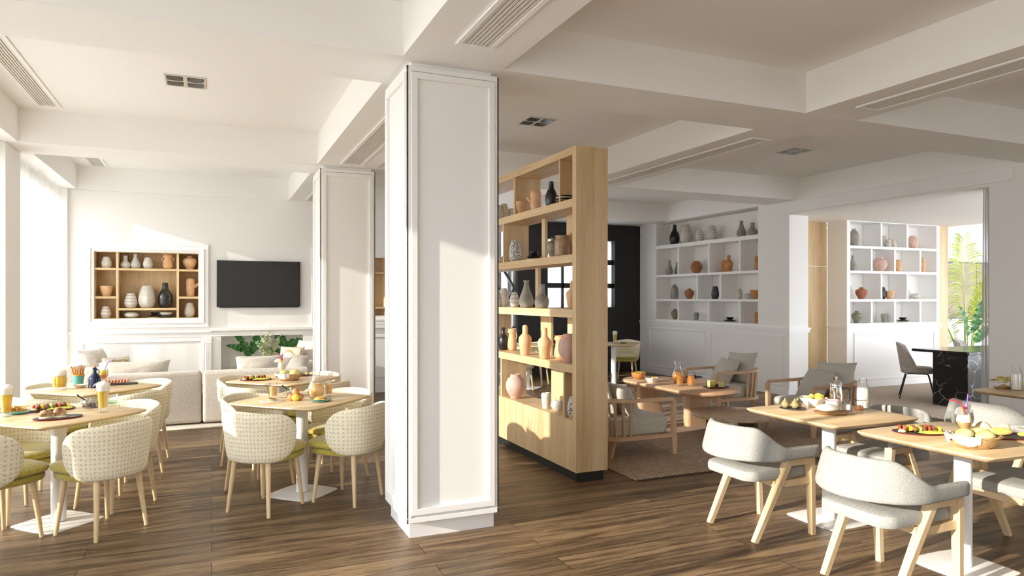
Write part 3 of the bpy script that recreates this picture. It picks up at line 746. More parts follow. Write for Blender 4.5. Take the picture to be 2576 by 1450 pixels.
def lounge_chair():
    t = thing('lounge_armchair', '', 'armchair'); u = ucurve()
    obj('arm_rail', railstrip(MB(), u, .56, .042, .034, lambda p: .56 + max(0, -p.x - .05) * .06), M['beech_x'], t)
    obj('seat_frame', railstrip(MB(), u, .205, .036, .036), M['beech_x'], t)
    obj('seat_frame', MB().box(.33, .366, -.345, .345, .187, .223), M['beech_x'], t)
    for s in (-1, 1):
        obj('front_post', MB().bar((.365, s * .345, .19), (.365, s * .345, .545), .042, .042), M['beech'], t)
        obj('leg', MB().bar((.375, s * .345, .0), (.362, s * .345, .19), .034, .036, .044, .062), M['beech'], t)
        obj('leg', MB().bar((-.33, s * .29, .0), (-.27, s * .26, .19), .032, .034, .044, .055), M['beech'], t)
    cum = [0]
    for i in range(1, len(u)): cum.append(cum[-1] + (Vector(u[i]) - Vector(u[i - 1])).length)
    n = 14
    for k in range(n):
        d = cum[-1] * (.24 + .52 * k / (n - 1)) if True else 0
        i = next(j for j in range(1, len(cum)) if cum[j] >= d); q = (d - cum[i - 1]) / (cum[i] - cum[i - 1]); p = Vector(u[i - 1]).lerp(Vector(u[i]), q)
        zt = .548 + max(0, -p.x - .05) * .06
        lo = Vector((p.x * .93 if p.x < 0 else p.x, p.y * .96, .215)); obj('spindle', MB().bar(lo, (p.x, p.y, zt), .024, .022), M['beech'], t)
    o = rrect(.355, .315, .07, 6); o = [(x - .015, y) for x, y in o]
    o = [(x + (.1 * (abs(y) / .315) ** 3 if x < -.2 else 0), y) for x, y in o]
    m = MB().slab(o, [(.02, .224), (.004, .235), (0, .26), (0, .35), (.012, .378), (.04, .392), (.1, .398)]); obj('seat_cushion', m, M['linen'], t)
    return t
GL = 'lounge armchairs with slatted beech frames'
lc0 = lounge_chair()
for i, (lc, rz, lb) in enumerate([((3.83, 5.99, 0), 0, 'beech lounge armchair right beside the wooden divider, side turned to the camera'), ((6.47, 7.60, 0), pi, 'beech lounge armchair at the oval table, before the white wainscot'), ((6.46, 6.02, 0), pi, 'beech lounge armchair behind the coffee pot table')]):
    if i == 0: lc0.location = lc; lc0['label'] = lb; lc0['group'] = GL
    else: dup(lc0, lc, rz, lb, GL)

def pillow(w, h, th, seed=0, n=21):
    m = MB(); rnd = random.Random(seed); p = [rnd.uniform(0, 6) for _ in range(4)]
    def surf(s):
        def fn(u, v):
            x, y = 2 * u - 1, 2 * v - 1
            k = (1 - abs(x) ** 2.6) * (1 - abs(y) ** 2.6)
            z = s * th / 2 * max(0, k) ** .55 * (1 + .07 * sin(4 * x + p[0]) + .06 * sin(5 * y + p[1]))
            px = x * w / 2 * (1 - .07 * (1 - y * y)); py = y * h / 2 * (1 - .07 * (1 - x * x))
            return (px, py, z)
        return fn
    m.grid(surf(1), n, n); m.grid(surf(-1), n, n); return m
def place_pillow(w, h, th, mat, loc, rot, lab, cat='cushion', seed=0, grp=None):
    m = pillow(w, h, th, seed); o = single('cushion', m, mat, lab, cat, loc, 0, grp); o.rotation_euler = rot; return o
# cushions on the lounge armchairs: width, height, lean against the back
def lean_cushion(x, y, z, face, w, h, lab, tilt=25, spin=0, seed=0, th=.17):
    m = pillow(w, h, th, seed); o = single('cushion', m, M['linen'], lab, 'cushion')
    R = Matrix.Rotation(radians(face), 4, 'Z') @ Matrix.Rotation(radians(-tilt), 4, 'Y') @ Matrix(((0, 0, 1, 0), (1, 0, 0, 0), (0, 1, 0, 0), (0, 0, 0, 1))) @ Matrix.Rotation(radians(spin), 4, 'Z')
    o.matrix_world = Matrix.Translation((x, y, z)) @ R; return o
lean_cushion(6.73, 7.55, .585, 180, .56, .46, 'larger back cushion on the armchair at the oval table', 18, 3, 1)
lean_cushion(6.52, 7.62, .545, 172, .46, .38, 'smaller front cushion on the armchair at the oval table', 30, -3, 2)
lean_cushion(6.72, 5.97, .585, 180, .56, .46, 'larger back cushion on the armchair behind the coffee pot', 18, 3, 3)
lean_cushion(6.51, 6.04, .545, 172, .46, .38, 'smaller front cushion on the armchair behind the coffee pot', 30, -3, 4)
lean_cushion(3.55, 6.05, .585, 0, .56, .46, 'larger back cushion on the armchair beside the divider', 18, -3, 5)
lean_cushion(3.74, 5.90, .545, 8, .42, .38, 'smaller front cushion on the armchair beside the divider', 30, 3, 6)

# ------------------------------------------------------------------ lounge tables
t = thing('oval_table', 'oval beech table with two panel feet, in front of the shaded lounge armchair', 'table', (5.42, 7.22, 0))
o = rrect(.40, .93, .395, 16)
obj('tabletop', MB().slab(o, [(.10, .405), (.045, .415), (.012, .43), (0, .448), (.006, .462), (.02, .47)]), M['beech_x'], t)
for (y, n_) in ((-.40, 0), (.60, 1)):
    obj('panel_foot', MB().slab([(x, yy + y) for x, yy in rrect(.19, .06, .055, 6)], [(0, 0), (0, .41)]), M['beech'], t)
t = thing('coffee_table', 'low round stone coffee table on dark wooden legs', 'table', (5.42, 6.17, 0))
obj('tabletop', MB().slab(circle(.47, 56, .012, 4), [(.02, .222), (.004, .228), (0, .24), (.004, .258), (.015, .262)]), M['stone'], t)
for (x, y, a) in ((-.24, .08, 20), (.31, .14, -35), (-.02, -.28, 80)):
    m = MB().box(-.10, .10, -.022, .022, .014, .224); m.xf(Matrix.Translation((x, y, 0)) @ Matrix.Rotation(radians(a), 4, 'Z')); obj('leg', m, M['darkwood'], t)

# ------------------------------------------------------------------ sofa by the far left wall
def soft(mb, x0, x1, y0, y1, z0, z1, r=.05): return mb.box(x0, x1, y0, y1, z0, z1, r, 4)
def sofa(lab, loc, rz, w, d, back, arms, nseat, bh=.66, ah=.58):
    t = thing('sofa_module', lab, 'sofa', loc, rz, 'grey corner sofa modules')
    obj('base', soft(MB(), -w / 2, w / 2, 0.02, d, .03, .30, .03), M['sofa'], t)
    if back: obj('backrest', soft(MB(), -w / 2, w / 2, 0, .20, .035, bh, .045), M['sofa'], t)
    for s in arms: obj('armrest', soft(MB(), s * w / 2 - .1 - .1 * s, s * w / 2 + .1 - .1 * s, (.205 if back else 0), d, .29, ah, .05), M['sofa'], t)
    for k in range(nseat):
        x0 = -w / 2 + (.2 if -1 in arms else 0); x1 = w / 2 - (.2 if 1 in arms else 0); q = (x1 - x0) / nseat
        obj('seat_cushion', soft(MB(), x0 + k * q + .005, x0 + (k + 1) * q - .005, .205, d + .01, .30, .44, .04), M['sofa'], t)
    return t
sofa('grey sofa module with its back to the left rear table', (-.735, 9.26, 0), 0, 1.25, .95, True, (), 1)
sofa('grey sofa module with its back to the table before the farther column', (.535, 9.24, 0), 0, 1.27, .95, True, (1,), 1)
sofa('grey sofa module along the curtained window', (-1.74, 10.80, 0), -pi / 2, 1.05, .90, True, (1,), 1, .69, .66)
sofa('grey sofa module by the plant recess under the television', (1.58, 10.76, 0), pi / 2, 1.1, .86, True, (-1,), 1, .72, .66)
place_pillow(.78, .36, .20, M['sofa'], (-.86, 9.56, .615), (radians(74), 0, 0), 'long grey back cushion showing over the left sofa module', seed=2)
place_pillow(.60, .36, .20, M['sofa'], (.58, 9.56, .635), (radians(74), 0, radians(3)), 'grey back cushion showing over the sofa module before the plants', seed=4)
place_pillow(.46, .46, .2, M['cushion'], (-1.42, 10.72, .66), (radians(68), 0, radians(60)), 'pale cushion at the window end of the grey sofa', seed=5)
stripe = banded('gold_striped_fabric', (.62, .56, .46), (.42, .29, .12), 9)
place_pillow(.40, .30, .16, stripe, (-1.16, 10.66, .62), (radians(70), 0, radians(40)), 'small gold striped cushion at the window end of the sofa', seed=6)
place_pillow(.44, .44, .18, M['cushion'], (.98, 9.66, .66), (radians(28), 0, radians(-20)), 'pale cushion lying over the sofa corner behind the bread basket', seed=7)
place_pillow(.40, .40, .17, M['cushion'], (1.30, 10.80, .73), (radians(70), 0, radians(-50)), 'pale cushion at the column end of the grey sofa', seed=8)
place_pillow(.38, .30, .15, stripe, (1.08, 10.66, .70), (radians(68), 0, radians(-30)), 'small gold striped cushion at the column end of the sofa', seed=9)

# ------------------------------------------------------------------ television, niches, divider, wall shelves
t = thing('television', 'flat black television mounted on the far left wall', 'television', (.674, YB - .003, 1.772))
obj('bezel', MB().box(-.603, .603, -.05, -.0, -.352, .352, .004, 1), M['black'], t); obj('screen', MB().box(-.592, .592, -.0525, -.049, -.335, .345), M['screen'], t); obj('stand_bar', MB().box(-.57, .57, -.055, -.02, -.362, -.353), M['blackmetal'], t)

def niche(x0, lab):
    w, h, dp = NI[0][1] - NI[0][0], NZ[1] - NZ[0], .31; tk = .014
    t = thing('built_in_shelf', lab, 'wall shelf', (x0, YB, NZ[0]), 0, 'framed oak wall niches')
    e = .002
    obj('back_panel', MB().box(e, w - e, dp - .012, dp, e, h - e), M['oak'], t, False)
    c = MB(); c.box(e, tk, .0, dp - .012, e, h - e); c.box(w - tk, w - e, .0, dp - .012, e, h - e); c.box(tk, w - tk, 0, dp - .012, e, tk); c.box(tk, w - tk, 0, dp - .012, h - tk, h - e)
    obj('case', c, M['oak_y'], t, False)
    for x in (.275, 1.056): obj('divider', MB().box(x, x + .031, .004, dp - .012, tk, h - tk), M['oak'], t, False)
    for (a, b, z) in ((tk, .275, .705), (tk, .275, .298), (.306, 1.056, .703), (.306, 1.056, .128), (1.087, w - tk, .70), (1.087, w - tk, .296)):
        obj('shelf', MB().box(a, b, .002, dp - .012, z, z + .031), M['oak_x'], t, False)
    f = MB()
    ow = .128
    for (k, (ins, dep)) in enumerate(((ow, .035), (ow - .028, .028), (ow - .06, .045), (ow - .09, .02))):
        wd = [.03, .033, .032, .042][k]
        ring(f, 'y', -.001, -dep, -ins, w + ins, -ins, h + ins, wd + .002)
    obj('moulding_frame', f, M['trim'], t, False)
    return t
niche(NI[0][0], 'framed oak niche with ten bays of pottery, left of the television')
niche(NI[1][0], 'framed oak niche glimpsed between the two columns')

SX0, SX1, SY0, SY1 = 2.815, 3.125, 5.128, 7.68
t = thing('divider_shelf', 'tall open oak divider bookcase standing right of the nearest column', 'bookcase', (SX0, SY0, 0))
W_, L_ = SX1 - SX0, SY1 - SY0
def sp(name, x0, x1, y0, y1, z0, z1, mat): return obj(name, MB().box(x0, x1, y0 - SY0, y1 - SY0, z0, z1, .0015, 1), mat, t, False)
sp('plinth', .025, W_ - .025, SY0 + .03, SY1 - .03, 0, .081, M['black'])
sp('end_panel', 0, W_, SY0, SY0 + .068, .081, 2.847, M['oak']); sp('end_panel', 0, W_, SY1 - .068, SY1, .081, 2.847, M['oak'])
sp('top_board', 0, W_, SY0 + .068, SY1 - .068, 2.780, 2.847, M['oak_y'])
for z in (2.335, 1.861, 1.389, .917): sp('shelf', 0, W_, SY0 + .068, SY1 - .068, z, z + .072, M['oak_y'])
sp('cabinet', 0, W_, SY0 + .068, SY1 - .068, .081, .515, M['oak'])
# thin uprights stand at either edge or across the depth of each bay
def up(y0, y1, z0, z1, x0=.0, x1=W_): sp('divider', x0, x1, y0, y1, z0, z1, M['oak'])
for (z0, z1, lst) in ((2.407, 2.78, ((5.442, 5.464), (6.433, 6.466))), (1.933, 2.335, ((6.723, 6.755),)), (.989, 1.389, ((7.2, 7.23),)), (.515, .917, ((5.357, 5.382), (6.78, 6.813)))):
    for (a, b) in lst: up(a, b, z0, z1, .01, W_ - .01)
for (z0, z1, lst) in ((2.407, 2.78, ((6.62, 6.9),)), (1.933, 2.335, ((5.49, 5.80),)), (1.461, 1.861, ((5.20, 5.40),)), (.989, 1.389, ((5.52, 5.78), (6.12, 6.36))), (.515, .917, ((5.80, 6.12),))):
    for (a, b) in lst: up(a, b, z0, z1, W_ - .045, W_ - .02)
up(6.07, 6.14, 1.933, 2.335, .17, .20); up(6.22, 6.29, 1.461, 1.861, .17, .20)

def white_shelf(lab, loc, rz, w, zs, div, dp, thk):
    t = thing('built_in_shelf', lab, 'wall shelf', loc, rz, 'white built-in wall shelves')
    for (z, h) in zs: obj('shelf', MB().box(.001, w - .001, .003, dp - .003, z, z + h), M['trim'], t, False)
    for (a, z0, z1) in div: obj('divider', MB().box(a, a + thk, .006, dp - .003, z0, z1), M['trim'], t, False)
    return t
def ry(y): return 11.847 - y
white_shelf('white built-in wall shelves with pottery, right of the black wall', (XR, 11.847, 0), -pi / 2, 11.847 - 8.964, [(2.552, .072), (1.978, .045), (1.495, .042)],
    [(ry(y) - .02, 2.023, 2.552) for y in (11.13, 10.222, 9.411)] + [(ry(y) - .02, 1.128, 1.495) for y in (11.13, 10.222, 9.411)] + [(ry(y) - .02, 1.537, 1.978) for y in (10.552, 9.906)], .358, .04)
white_shelf('white built-in wall shelves with pottery in the side room', (10.01, W2, 0), 0, 2.19, [(2.412, .045), (1.983, .045), (1.493, .045)],
    [(.745, 2.457, 2.87), (1.405, 2.457, 2.87), (.745, 1.538, 1.983), (1.405, 1.538, 1.983)] + [(a, z0, z1) for a in (.505, 1.085, 1.745) for (z0, z1) in ((2.028, 2.412), (1.122, 1.493))], .368, .04)

# ------------------------------------------------------------------ side room counter and chairs
t = thing('counter', 'black veined marble counter in the side room', 'counter', (9.6, 6.26, 0))
obj('base', MB().box(0, 2.2, .01, .52, .016, .765, .004, 1), M['marble'], t); obj('countertop', MB().box(-.012, 2.6, -.015, .84, .766, .805, .004, 1), M['marble'], t)
def counter_chair():
    t = thing('shell_chair', '', 'chair')
    def sh(s):
        def fn(u, v):
            a = (u - .5) * 2; k = v
            w = .245 * (1 - .25 * max(0, v - .5) ** 1.5) * (1 - .55 * max(0, v - .82) ** 1.2 * 3)
            x = a * w; zz = .40 + .46 * v - .06 * abs(a) ** 2 * v
            y = -.20 - .07 * v + .22 * abs(a) ** 2.2 * (1 - .55 * v) + s * .018
            return (x, y, zz)
        return fn
    m = MB(); m.grid(sh(1), 21, 13); m.grid(sh(-1), 21, 13); nn = 21 * 13
    for i in range(20):
        for q in (i, 12 * 21 + i): m.f.append((q, q + 1, nn + q + 1, nn + q))
    for j in range(12):
        for q in (j * 21, j * 21 + 20): m.f.append((q, q + 21, nn + q + 21, nn + q))
    obj('backrest', m, M['counterchair'], t)
    obj('seat', MB().slab(rrect(.225, .215, .09, 6), [(.02, .395), (0, .41), (0, .455), (.02, .478), (.08, .485)]), M['counterchair'], t)
    for s in (-1, 1):
        obj('leg', MB().tube([(s * .22, -.24, 0), (s * .17, -.15, .37), (s * .165, -.12, .388), (s * .165, .12, .388), (s * .17, .15, .37), (s * .22, .24, 0)], .009, 8), M['blackmetal'], t)
    obj('cross_bar', MB().tube([(-.165, 0, .386), (.165, 0, .386)], .008, 8), M['blackmetal'], t)
    return t
cc = counter_chair(); cc.location = (9.98, 7.30, .0145); cc.rotation_euler = (0, 0, radians(-142)); cc['label'] = 'taupe shell chair on black wire legs left of the marble counter'; cc['group'] = 'taupe chairs at the counter'
dup(cc, (11.55, 7.45, .0145), radians(-160), 'taupe shell chair behind the marble counter, only its back showing', 'taupe chairs at the counter')
# ------------------------------------------------------------------ pottery
FPX, YAW = 1740.567, radians(23.4747)
def y_on(x, u):      # distance along a shelf that runs in y
    t = (u - 1288) / FPX; return x * (cos(YAW) - t * sin(YAW)) / (t * cos(YAW) + sin(YAW))
def x_on(y, u):
    t = (u - 1288) / FPX; return y * (t * cos(YAW) + sin(YAW)) / (cos(YAW) - t * sin(YAW))
PROF = {
 'egg': [(.60, 0), (.68, .02), (.90, .16), (1, .34), (.96, .50), (.82, .72), (.64, .92), (.53, 1), (.44, 1), (.44, .9), (0, .86)],
 'bottle': [(.62, 0), (.7, .02), (.92, .15), (1, .32), (.94, .48), (.70, .63), (.46, .72), (.38, .80), (.37, .99), (.40, 1), (.28, 1), (.27, .8), (0, .78)],
 'teardrop': [(.66, 0), (.78, .02), (.97, .13), (1, .24), (.88, .40), (.62, .57), (.42, .72), (.33, .84), (.33, .92), (.42, 1), (.33, 1), (.25, .9), (0, .86)],
 'bulb': [(.62, 0), (.75, .02), (.96, .15), (1, .27), (.90, .42), (.62, .52), (.48, .57), (.40, .8), (.42, 1), (.33, 1), (.31, .8), (0, .76)],
 'cup': [(.55, 0), (.60, .02), (.78, .45), (.97, .96), (1, 1), (.9, 1), (.72, .5), (.5, .1), (0, .08)],
 'torso': [(.66, 0), (.72, .02), (.88, .3), (1, .5), (.97, .56), (.80, .63), (.50, .69), (.42, .73), (.42, .92), (.34, .975), (.18, .998), (0, 1)],
 'jug': [(.62, 0), (.72, .02), (.98, .16), (1, .3), (.84, .55), (.72, .68), (.70, .76), (.98, .84), (1, .88), (.84, .93), (.92, 1), (.8, 1), (.6, .8), (0, .76)],
 'ball': [(.46, 0), (.50, .02), (.52, .06), (.74, .18), (.95, .36), (1, .52), (.95, .68), (.78, .82), (.56, .89), (.52, .91), (.54, 1), (.46, 1), (.44, .9), (0, .86)],
 'urn': [(.48, 0), (.52, .03), (.50, .06), (.80, .30), (.98, .52), (1, .62), (.93, .74), (.66, .84), (.34, .88), (.30, .92), (.42, .99), (.40, 1), (.24, .96), (.2, .88), (0, .86)],
 'squat': [(.35, 0), (.5, .04), (.85, .24), (1, .5), (.92, .72), (.62, .93), (.46, 1), (.38, .98), (.38, .88), (0, .8)],
 'pebble': [(.3, 0), (.6, .08), (.92, .3), (1, .5), (.92, .72), (.6, .93), (.3, 1), (0, 1)],
 'tumbler': [(.70, 0), (.74, .02), (.86, .4), (.98, .78), (1, .84), (.95, .92), (.80, .96), (.78, 1), (.68, 1), (.7, .9), (0, .85)],
 'crock': [(.92, 0), (.98, .02), (1, .1), (1, .72), (.97, .78), (.86, .84), (.84, .9), (.95, .95), (.96, 1), (.84, 1), (.8, .86), (0, .82)],
 'flask': [(.92, 0), (.98, .02), (1, .2), (.97, .5), (.84, .74), (.60, .87), (.36, .92), (.30, .95), (.34, 1), (.22, 1), (.2, .92), (0, .9)],
 'bust': [(.68, 0), (.74, .02), (.80, .3), (.86, .42), (.78, .5), (.80, .56), (.86, .75), (.78, .9), (.55, .98), (0, 1)],
}
NM = {'egg': 'egg_vase', 'bottle': 'bottle_vase', 'teardrop': 'teardrop_vase', 'bulb': 'bulb_vase', 'cup': 'flared_bowl', 'torso': 'stopper_vase', 'jug': 'handled_jug', 'ball': 'round_vase', 'urn': 'urn_vase',
      'squat': 'squat_vase', 'pebble': 'pebble_vase', 'tumbler': 'tumbler_vase', 'crock': 'stoneware_crock', 'flask': 'flask_vase', 'bust': 'spouted_vase'}
def vase(k, mat, x, y, z, h, r, lab, grp, rz=0, sides=1):
    m = MB().lathe([(a * r, b * h) for a, b in PROF[k]], 32)
    if k == 'bust': m.lathe([(.30 * r, 0), (.34 * r, .05), (.2 * r, .09), (0, .09)], 14, (0, 0, 0), None); q = len(m.v) - 14 * 4; m.xf(Matrix.Translation((r * .62, 0, h * .48)) @ Matrix.Rotation(radians(48), 4, 'Y') @ Matrix.Scale(h / .27, 4), q)
    o = single(NM[k], m, M[mat], lab, 'vase' if k not in ('cup', 'jug', 'crock') else {'cup': 'bowl', 'jug': 'jug', 'crock': 'pot'}[k], (x, y, z + .0008), rz, grp, 50)
    if k == 'jug':
        for s in ((1, -1) if sides == 2 else (1,)):
            pts = [(s * (.80 * r + .38 * r * sin(pi * q / 10)), 0, h * (.50 + .33 * q / 10)) for q in range(11)]
            obj('handle', MB().tube(pts, r * .10, 8), M[mat], o)
    if k == 'flask' and sides == 2: obj('handle', MB().tube([(.3 * r + .13 * r * (1 - cos(a)), 0, h * .9 + .14 * r * 1.6 * sin(a) + .02) for a in [2 * pi * q / 12 for q in range(13)]], r * .035, 6), M['c_grey'], o)
    return o
def plates(x, y, z, lab, grp, mats=('c_white', 'c_black', 'c_black'), r=.088, bowl=True):
    """a pile of plates, each one its own object, with a bowl on top"""
    for i, mt in enumerate(mats):
        m = MB().lathe([(r * .6, 0), (r * .95, .004), (r, .011), (r * .97, .012), (r * .6, .006), (0, .005)], 32)
        nm = {'c_white': 'white', 'c_black': 'black', 'c_olive': 'olive', 'c_grey': 'grey'}[mt]
        single('plate', m, M[mt], '%s plate, number %s from the bottom of the pile %s' % (nm, ('one', 'two', 'three', 'four', 'five')[i], lab), 'plate', (x, y, z + .001 + i * .0125), 0, grp)
    if bowl:
        zz = z + .0015 + len(mats) * .0125; q = r * .66
        single('bowl', MB().lathe([(q * .5, 0), (q * .62, .004), (q * .95, .03), (q, .044), (q * .94, .044), (q * .55, .012), (0, .01)], 32), M['c_black'], 'small black bowl on top of the plates %s' % lab, 'bowl', (x, y, zz), 0, grp)
# the oak divider
g = 'pottery on the oak divider'; X0 = 2.93
def dv(k, mat, u, z, h, r, lab, x=X0, rz=0): vase(k, mat, x, y_on(x, u), z, h, r, lab, g, rz)
A_, B_, C_, D_, E_ = 2.407, 1.933, 1.461, .989, .515
dv('egg', 'c_speck', 1253, A_, .17, .058, 'speckled egg vase half hidden by the column on the top divider shelf', 2.88)
dv('egg', 'c_speck', 1268, A_, .19, .056, 'speckled egg vase on the top divider shelf, left of the flared bowl', 2.96)
dv('egg', 'c_band', 1287, A_, .14, .05, 'small banded egg vase behind the flared bowl on the top divider shelf', 3.05)
dv('cup', 'c_tan', 1309, A_, .135, .075, 'flared tan bowl on the top divider shelf', 2.90)
dv('bust', 'c_tan', 1348, A_, .225, .064, 'tan spouted vase on the top divider shelf beside the black bottle', 2.96, radians(150))
dv('bottle', 'c_black', 1387, A_, .245, .059, 'black bottle vase on the top divider shelf')
plates(2.90, y_on(2.90, 1421), A_, 'on the top divider shelf', g, ('c_black', 'c_olive', 'c_black', 'c_white', 'c_black'), .082, False)
dv('pebble', 'c_white', 1254, B_, .08, .06, 'pale pebble vase peeping from behind the column, second divider shelf')
dv('egg', 'c_dots', 1296, B_, .225, .068, 'black dotted egg vase on the second divider shelf', 2.90)
plates(2.93, y_on(2.93, 1343), B_, 'on the second divider shelf', g, ('c_white', 'c_black', 'c_black'), .070)
dv('urn', 'c_olive', 1392, B_, .19, .07, 'pale olive pot behind the brown crock on the second divider shelf', 2.96)
dv('crock', 'c_crock', 1415, B_, .185, .072, 'brown glazed crock on the second divider shelf', 2.90)
dv('ball', 'c_tan', 1437, B_, .225, .08, 'pinkish round pot behind the brown crock', 3.04)
dv('egg', 'c_band', 1250, C_, .15, .055, 'banded egg vase cut by the column edge, third divider shelf', 2.89)
dv('egg', 'c_speck', 1267, C_, .205, .06, 'speckled egg vase left of the banded vase, third divider shelf', 2.97)
dv('egg', 'c_band', 1294, C_, .155, .052, 'banded white egg vase beside the grey teardrop, third divider shelf', 2.93)
dv('teardrop', 'c_grey', 1324, C_, .275, .075, 'tall grey teardrop vase on the third divider shelf', 2.92)
dv('bulb', 'c_grey', 1363, C_, .228, .072, 'grey long-necked bulb vase on the third divider shelf', 2.91)
dv('torso', 'c_tan', 1441, C_, .25, .062, 'tan vase almost hidden by the divider end panel, third shelf', 2.93)
dv('bottle', 'c_black', 1266, D_, .245, .055, 'black bottle vase on the fourth divider shelf beside the column', 2.93)
dv('jug', 'c_tan', 1289, D_, .235, .052, 'tan handled jug right of the black bottle, fourth divider shelf', 3.0, radians(-60))
dv('torso', 'c_tan', 1321, D_, .30, .066, 'left of two tan stopper vases on the fourth divider shelf', 2.88)
dv('torso', 'c_tan', 1370, D_, .29, .066, 'right of two tan stopper vases on the fourth divider shelf', 2.87)
dv('jug', 'c_tan', 1409, D_, .215, .058, 'tan jug behind the large pink vase, fourth divider shelf', 3.0, radians(100))
dv('ball', 'c_pink', 1432, D_, .25, .10, 'large pink round vase on the fourth divider shelf', 2.91)
dv('ball', 'c_pink', 1297, E_, .25, .102, 'large pale pink round vase on the lowest divider shelf', 2.90)
dv('tumbler', 'c_lightgrey', 1374, E_, .148, .048, 'pale grey tumbler vase on the lowest divider shelf', 2.90)
dv('squat', 'c_lightgrey', 1403, E_, .10, .062, 'squat grey vase right of the tumbler, lowest divider shelf', 2.93)
dv('egg', 'c_dots', 1443, E_, .19, .062, 'black dotted egg vase half hidden by the divider end panel, lowest shelf', 2.90)
# right wall
g = 'pottery on the white wall shelves'; X0 = 8.54
R1, R2, R3, R4 = 2.625, 2.024, 1.538, 1.128
def rv(k, mat, u, z, h, r, lab, x=X0, rz=0): vase(k, mat, x, y_on(x, u), z, h, r, lab, g, rz)
rv('bottle', 'c_black', 1697, R1, .40, .10, 'black bottle vase on the top white shelf')
rv('egg', 'c_speck', 1726, R1, .36, .122, 'large speckled egg vase on the top white shelf', 8.50)
rv('egg', 'c_band', 1760, R1, .225, .082, 'smaller banded egg vase on the top white shelf')
rv('egg', 'c_band', 1791, R1, .275, .10, 'larger banded egg vase on the top white shelf')
rv('teardrop', 'c_grey', 1865, R1, .285, .083, 'grey teardrop vase at the right of the top white shelf')
rv('bulb', 'c_grey', 1893, R1, .23, .087, 'grey bulb vase at the right end of the top white shelf', 8.56)
rv('teardrop', 'c_grey', 1684, R2, .285, .075, 'grey teardrop vase in the first bay of the second white shelf', 8.46)
rv('teardrop', 'c_grey', 1703, R2, .25, .06, 'grey teardrop vase half behind the first divider, second white shelf', 8.62)
rv('ball', 'c_terra', 1752, R2, .24, .113, 'round red clay vase in the second bay of the second white shelf')
rv('jug', 'c_orange', 1823, R2, .22, .058, 'orange clay jug behind the stopper vase, second white shelf', 8.62, radians(180))
rv('torso', 'c_orange', 1833, R2, .30, .075, 'orange clay stopper vase on the second white shelf', 8.50)
rv('jug', 'c_orange', 1908, R2, .25, .065, 'orange clay jug cut by the recess edge, second white shelf', 8.54, radians(180))
rv('flask', 'c_grey', 1697, R3, .295, .079, 'grey domed flask on the third white shelf', 8.52)
rv('urn', 'c_terra', 1734, R3, .20, .094, 'red clay urn beside the grey flask, third white shelf')
rv('egg', 'c_dark', 1799, R3, .235, .072, 'dark speckled egg vase in the middle bay, third white shelf', 8.52)
rv('egg', 'c_speck', 1859, R3, .18, .06, 'pale speckled egg vase in the right bay, third white shelf')
rv('squat', 'c_lightgrey', 1882, R3, .10, .078, 'squat pale vase beside the orange bowl, third white shelf', 8.58)
rv('cup', 'c_orange', 1900, R3, .155, .088, 'flared orange clay bowl at the right end, third white shelf', 8.50)
rv('urn', 'c_olive', 1698, R4, .205, .082, 'olive urn half behind the divider, lowest white shelf', 8.56)
rv('tumbler', 'c_grey', 1752, R4, .15, .052, 'grey tumbler vase on the lowest white shelf')
plates(8.54, y_on(8.54, 1836), R4, 'on the lowest white wall shelf', g, ('c_white', 'c_black', 'c_black'), .105)
rv('jug', 'c_orange', 1907, R4, .19, .06, 'orange clay jug at the right end, lowest white shelf', 8.54, radians(180))
# side room
g = 'pottery in the side room shelves'; Y0 = 8.69
S1, S2, S3, S4 = 2.457, 2.028, 1.538, 1.122
def sv(k, mat, u, z, h, r, lab, y=Y0, rz=0, sides=1): vase(k, mat, x_on(y, u), y, z, h, r, lab, g, rz, sides)
sv('flask', 'c_grey', 2148, S1, .30, .088, 'grey flask with ring handle on the top side room shelf', 8.66, 0, 2)
sv('egg', 'c_speck', 2225, S1, .22, .07, 'tall speckled egg vase on the top side room shelf', 8.75)
sv('egg', 'c_band', 2236, S1, .14, .045, 'small banded egg vase in front of the tall one, top side room shelf', 8.64)
sv('egg', 'c_band', 2248, S1, .135, .05, 'banded egg vase at the right of its bay, top side room shelf', 8.68)
sv('ball', 'c_pink', 2296, S1, .235, .098, 'pink round vase on the top side room shelf', 8.70)
sv('teardrop', 'c_grey', 2145, S2, .27, .062, 'grey teardrop vase on the second side room shelf', 8.68)
sv('ball', 'c_pink', 2213, S2, .245, .122, 'large pink round vase on the second side room shelf')
sv('jug', 'c_tan', 2261, S2, .215, .058, 'tan handled jug on the second side room shelf', 8.68, radians(180))
sv('torso', 'c_tan', 2322, S2, .28, .055, 'tan stopper vase on the second side room shelf', 8.66)
sv('egg', 'c_dots', 2136, S3, .22, .06, 'dotted egg vase sliver at the left edge, third side room shelf', 8.74)
sv('urn', 'c_terra', 2167, S3, .205, .10, 'red clay urn on the third side room shelf')
sv('egg', 'c_dark', 2219, S3, .215, .07, 'dark speckled egg vase behind its divider, third side room shelf', 8.74)
sv('cup', 'c_tan', 2239, S3, .145, .083, 'flared tan bowl on the third side room shelf', 8.66)
sv('egg', 'c_white', 2286, S3, .16, .05, 'white egg vase on the third side room shelf', 8.76)
sv('pebble', 'c_lightgrey', 2303, S3, .10, .082, 'pale pebble vase on the third side room shelf', 8.66)
sv('urn', 'c_olive', 2155, S4, .205, .085, 'olive urn on the lowest side room shelf')
sv('tumbler', 'c_grey', 2224, S4, .155, .056, 'grey tumbler vase on the lowest side room shelf')
plates(x_on(8.68, 2271), 8.68, S4, 'on the lowest side room shelf', g, ('c_white', 'c_black', 'c_black'), .10)
